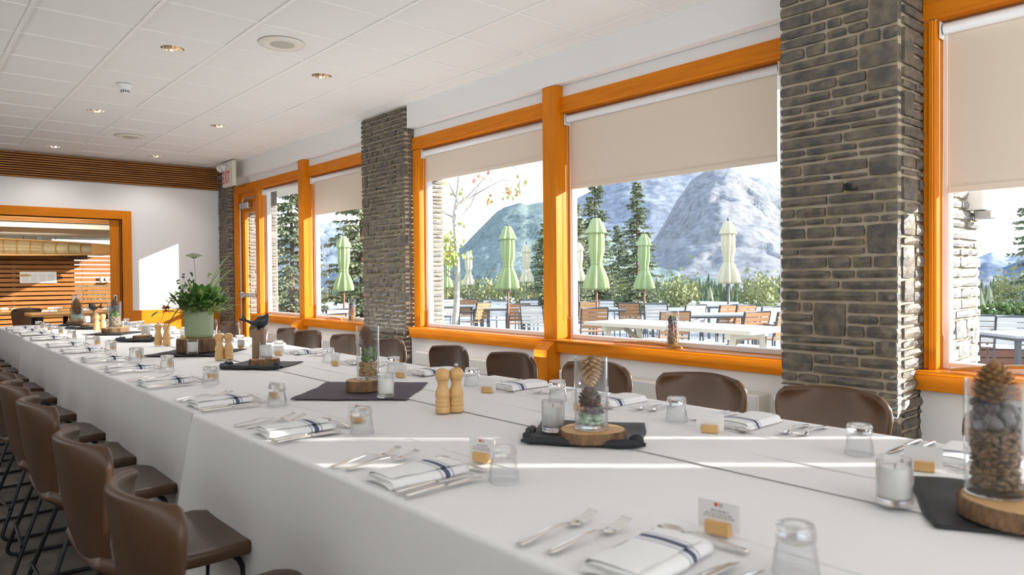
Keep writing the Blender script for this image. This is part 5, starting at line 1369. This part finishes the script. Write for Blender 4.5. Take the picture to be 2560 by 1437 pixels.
# big white picnic table
A_, B_, C_ = at_z(1458, 804, .57), at_z(1876, 828, .57), at_z(1965, 812, .57)
ax = (A_-B_); Lx = ax.length; ang = math.atan2(ax.y, ax.x); nrm = Vector((-math.sin(ang), math.cos(ang), 0)); 
if nrm.dot(C_-B_) < 0: nrm = -nrm
wy = 1.0; cc = (A_+B_)/2+nrm*wy/2
pt_ = empty('picnic_table', (cc.x, cc.y, GZ), ang, 'large white-painted picnic table with benches just outside the mountain window', 'table')
CRT = mat('cream_paint', (.70, .66, .56), .6)
for k in range(5): MB().bbox(-Lx/2, Lx/2, -wy/2+wy/5*k+.004, -wy/2+wy/5*(k+1)-.004, .70, .75, .004).build('top_board', CRT, pt_)
for s in (-1, 1):
    x = s*(Lx/2-.35)
    MB().bbox(x-.04, x+.04, -wy/2+.06, wy/2-.06, .62, .70, .004).build('cross_beam', CRT, pt_)
    for t in (-1, 1):
        MB().tube([(x, t*.32, .66), (x, t*.5, .0)], .05, 4, smooth=False).build('leg', CRT, pt_)
        MB().tube([(x-.0*s, 0, .66), (x-s*.35, 0, .45)], .04, 4, smooth=False).build('brace', CRT, pt_)
for t in (-1, 1): MB().bbox(-Lx/2+.1, Lx/2-.1, t*.80-.13, t*.80+.13, .40, .44, .004).build('bench_seat', CRT, pt_)
MB().bbox(-Lx/2+.31, -Lx/2+.39, -.85, .85, .32, .40, .004).build('bench_beam', CRT, pt_); MB().bbox(Lx/2-.39, Lx/2-.31, -.85, .85, .32, .40, .004).build('bench_beam', CRT, pt_)

# closed parasols
PG = mat('green_canvas', (.40, .50, .24), .8, rnd=.12, col2=(.46, .56, .26)); PC = mat('cream_canvas', (.66, .62, .44), .8)
def parasol(px_, top, d, L_, kd, label, twist=0):
    q = at_d(px_, top, d); r = empty('parasol', (q.x, q.y, GZ), 0, label, 'parasol', 'closed parasols on the patio'); zt = q.z-GZ; k_ = L_/1.33
    MB().tube([(0, 0, 0), (0, 0, zt)], .022, 10).build('pole', mat('pole_wood', (.30, .12, .06), .5) if kd == 'g' else ALU, r)
    MB().lathe([(0, zt), (.018, zt), (.022, zt+.03), (.012, zt+.06), (0, zt+.08)], 12).build('finial', ALU, r)
    MB().lathe([(0, 0), (.28, 0), (.28, .05), (.05, .08), (0, .08)], 20).build('base', ALU, r)
    ph = rp.random()*6; fn = 8
    def rf(a, z): f = min(1, max(0, (zt-z)/L_)); return 1+(.16+.12*f)*math.sin(fn*a+ph+twist*f)+.05*math.sin(3*a+ph*2+f*4)
    def prof(pts): 
        out = []
        for i in range(len(pts)-1):
            for j in range(5): t = j/5; out.append((pts[i][0]+(pts[i+1][0]-pts[i][0])*t, pts[i][1]+(pts[i+1][1]-pts[i][1])*t))
        return out+[pts[-1]]
    m_ = PG if kd == 'g' else PC
    b_ = [(.03, -.03), (.115, -.20), (.125, -.40), (.120, -.60), (.085, -.80), (.080, -.84), (.14, -1.0), (.185, -1.16), (.20, -1.28), (.15, -1.31), (.05, -1.22)]
    MB().lathe([(r_*k_, zt+z*k_) for r_, z in prof(b_)], 64, rf=rf).build('canopy', m_, r)
    MB().lathe([(r_*k_, zt+z*k_) for r_, z in prof([(.0, .0), (.06, -.005), (.105, -.10), (.165, -.27)])], 64, rf=rf).build('top_valance', m_, r)
    MB().lathe([(.092*k_, zt-.80*k_), (.098*k_, zt-.82*k_), (.092*k_, zt-.84*k_)], 32, rf=rf).build('tie_strap', m_, r)
parasol(1490, 545, 13.2, 1.33, 'g', 'large light green closed parasol, nearest in the mountain window', 1.5)
parasol(1610, 585, 17.8, 1.38, 'g', 'smaller green closed parasol in front of the tall spruce', 3)
parasol(1820, 552, 14.2, 1.25, 'c', 'cream closed parasol in front of the rocky mountain', 2)
parasol(1269, 565, 15.0, 1.33, 'g', 'green closed parasol in the middle of the aspen window', 2.5)
parasol(1316, 610, 24.0, 1.28, 'c', 'cream closed parasol right of the green one in the aspen window', 2)
parasol(1171, 628, 27.0, 1.28, 'c', 'cream closed parasol just right of the aspen trunk', 1)
parasol(1117, 640, 26.0, 1.15, 'g', 'green closed parasol behind the aspen leaves', 1)
parasol(1446, 606, 22.0, 1.2, 'c', 'cream closed parasol at the left edge of the mountain window', 1)
parasol(858, 590, 15.5, 1.2, 'g', 'green closed parasol left of the middle pillar, behind spruce boughs', 1)
# low planter wall with boards
pw = empty('planter_wall', (12.5, 2.2, GZ), 0, 'low brown board-clad planter wall outside the nearest window', 'planter')
q1, q2 = at_z(2440, 815, GZ+.62), at_z(2590, 815, GZ+.62); dv = (q2-q1); an = math.atan2(dv.y, dv.x); pw.location = ((q1.x+q2.x)/2, (q1.y+q2.y)/2, GZ); pw.rotation_euler = (0, 0, an)
PW = mat('planter_board', (.24, .10, .06), .6, rnd=.3)
for k in range(5): MB().bbox(-dv.length, dv.length, -.02, .02, .03+.12*k, .03+.12*k+.11, .004).build('board', PW, pw)
MB().box(-dv.length, dv.length, .03, .5, 0, .58).build('soil_box', mat('dark_soil', (.05, .05, .03), .9), pw)
m = MB()
for k in range(500):
    x = rg.uniform(-dv.length, dv.length); y = rg.uniform(.05, .45); z = rg.uniform(.6, .95); m.ball((x, y, z), rg.uniform(.02, .05), 5, 3)
m.build('planting', mat('shrub_green', (.12, .18, .05), .8), pw)['kind'] = 'stuff'
# shrubs at the patio edge
for px_, lb in ((1120, 'pale leafy shrubs at the patio edge behind the aspen'), (1215, 'pale shrubs at the patio edge left of the green parasol'), (1320, 'pale shrubs at the patio edge right of the green parasol'), (1540, 'pale shrubs at the patio edge between the green parasols'), (1700, 'pale shrubs at the patio edge right of the spruce'), (1900, 'pale shrubs at the patio edge right of the cream parasol'), (2540, 'golden shrubs at the patio edge in the nearest window')):
    q = at_d(px_, 735, 33); m = MB()
    for k in range(700):
        c_ = (rg.uniform(-.75, .75), rg.uniform(-.75, .75), max(-.1, rg.gauss(.4, .45))); s_ = rg.uniform(.05, .14); a = rg.random()*6
        m.add([(c_[0]-s_*math.cos(a), c_[1]-s_*math.sin(a), c_[2]), (c_[0]+s_*math.cos(a), c_[1]+s_*math.sin(a), c_[2]+s_*.5), (c_[0], c_[1], c_[2]+s_*1.6)], [(0, 1, 2)])
    o_ = m.build('shrubs', mat('shrub_pale', (.33, .35, .16), .8), loc=(q.x, q.y, GZ)); tag(o_, lb, 'shrub', kind='stuff')
# weather light on the near outdoor pillar
q = at_x(2424, 505, 4.78); r_ = empty('outdoor_lamp', q, 0, 'small caged white lamp on the outdoor face of the wide pillar', 'lamp'); MB().bbox(-.05, .07, -.09, .03, -.05, .06, .01).build('housing', VINYL, r_); MB().bbox(.0, .09, -.11, -.02, -.10, -.05, .006).build('cage', CHROME, r_)
# sunlit tree stump slab & round chair outside the narrow window are part of the patio stock
q = at_x(868, 775, 5.25); r_ = empty('tree_stump', (q.x, q.y, GZ), .3, 'weathered tree stump outside the window left of the middle pillar', 'stump')
rf_ = lambda a, z: 1+.08*math.sin(5*a)+.05*math.sin(9*a+1)
MB().lathe([(.34, 0), (.27, .2), (.25, .80), (.24, .82), (0, .82)], 28, rf=rf_).build('stump', mat('stump_wood', (.50, .42, .32), .9, noise_amt=.6, nscale=6, stretch=(1, 1, .2), col2=(.3, .24, .17), bump=.6, bscale=20), r_)
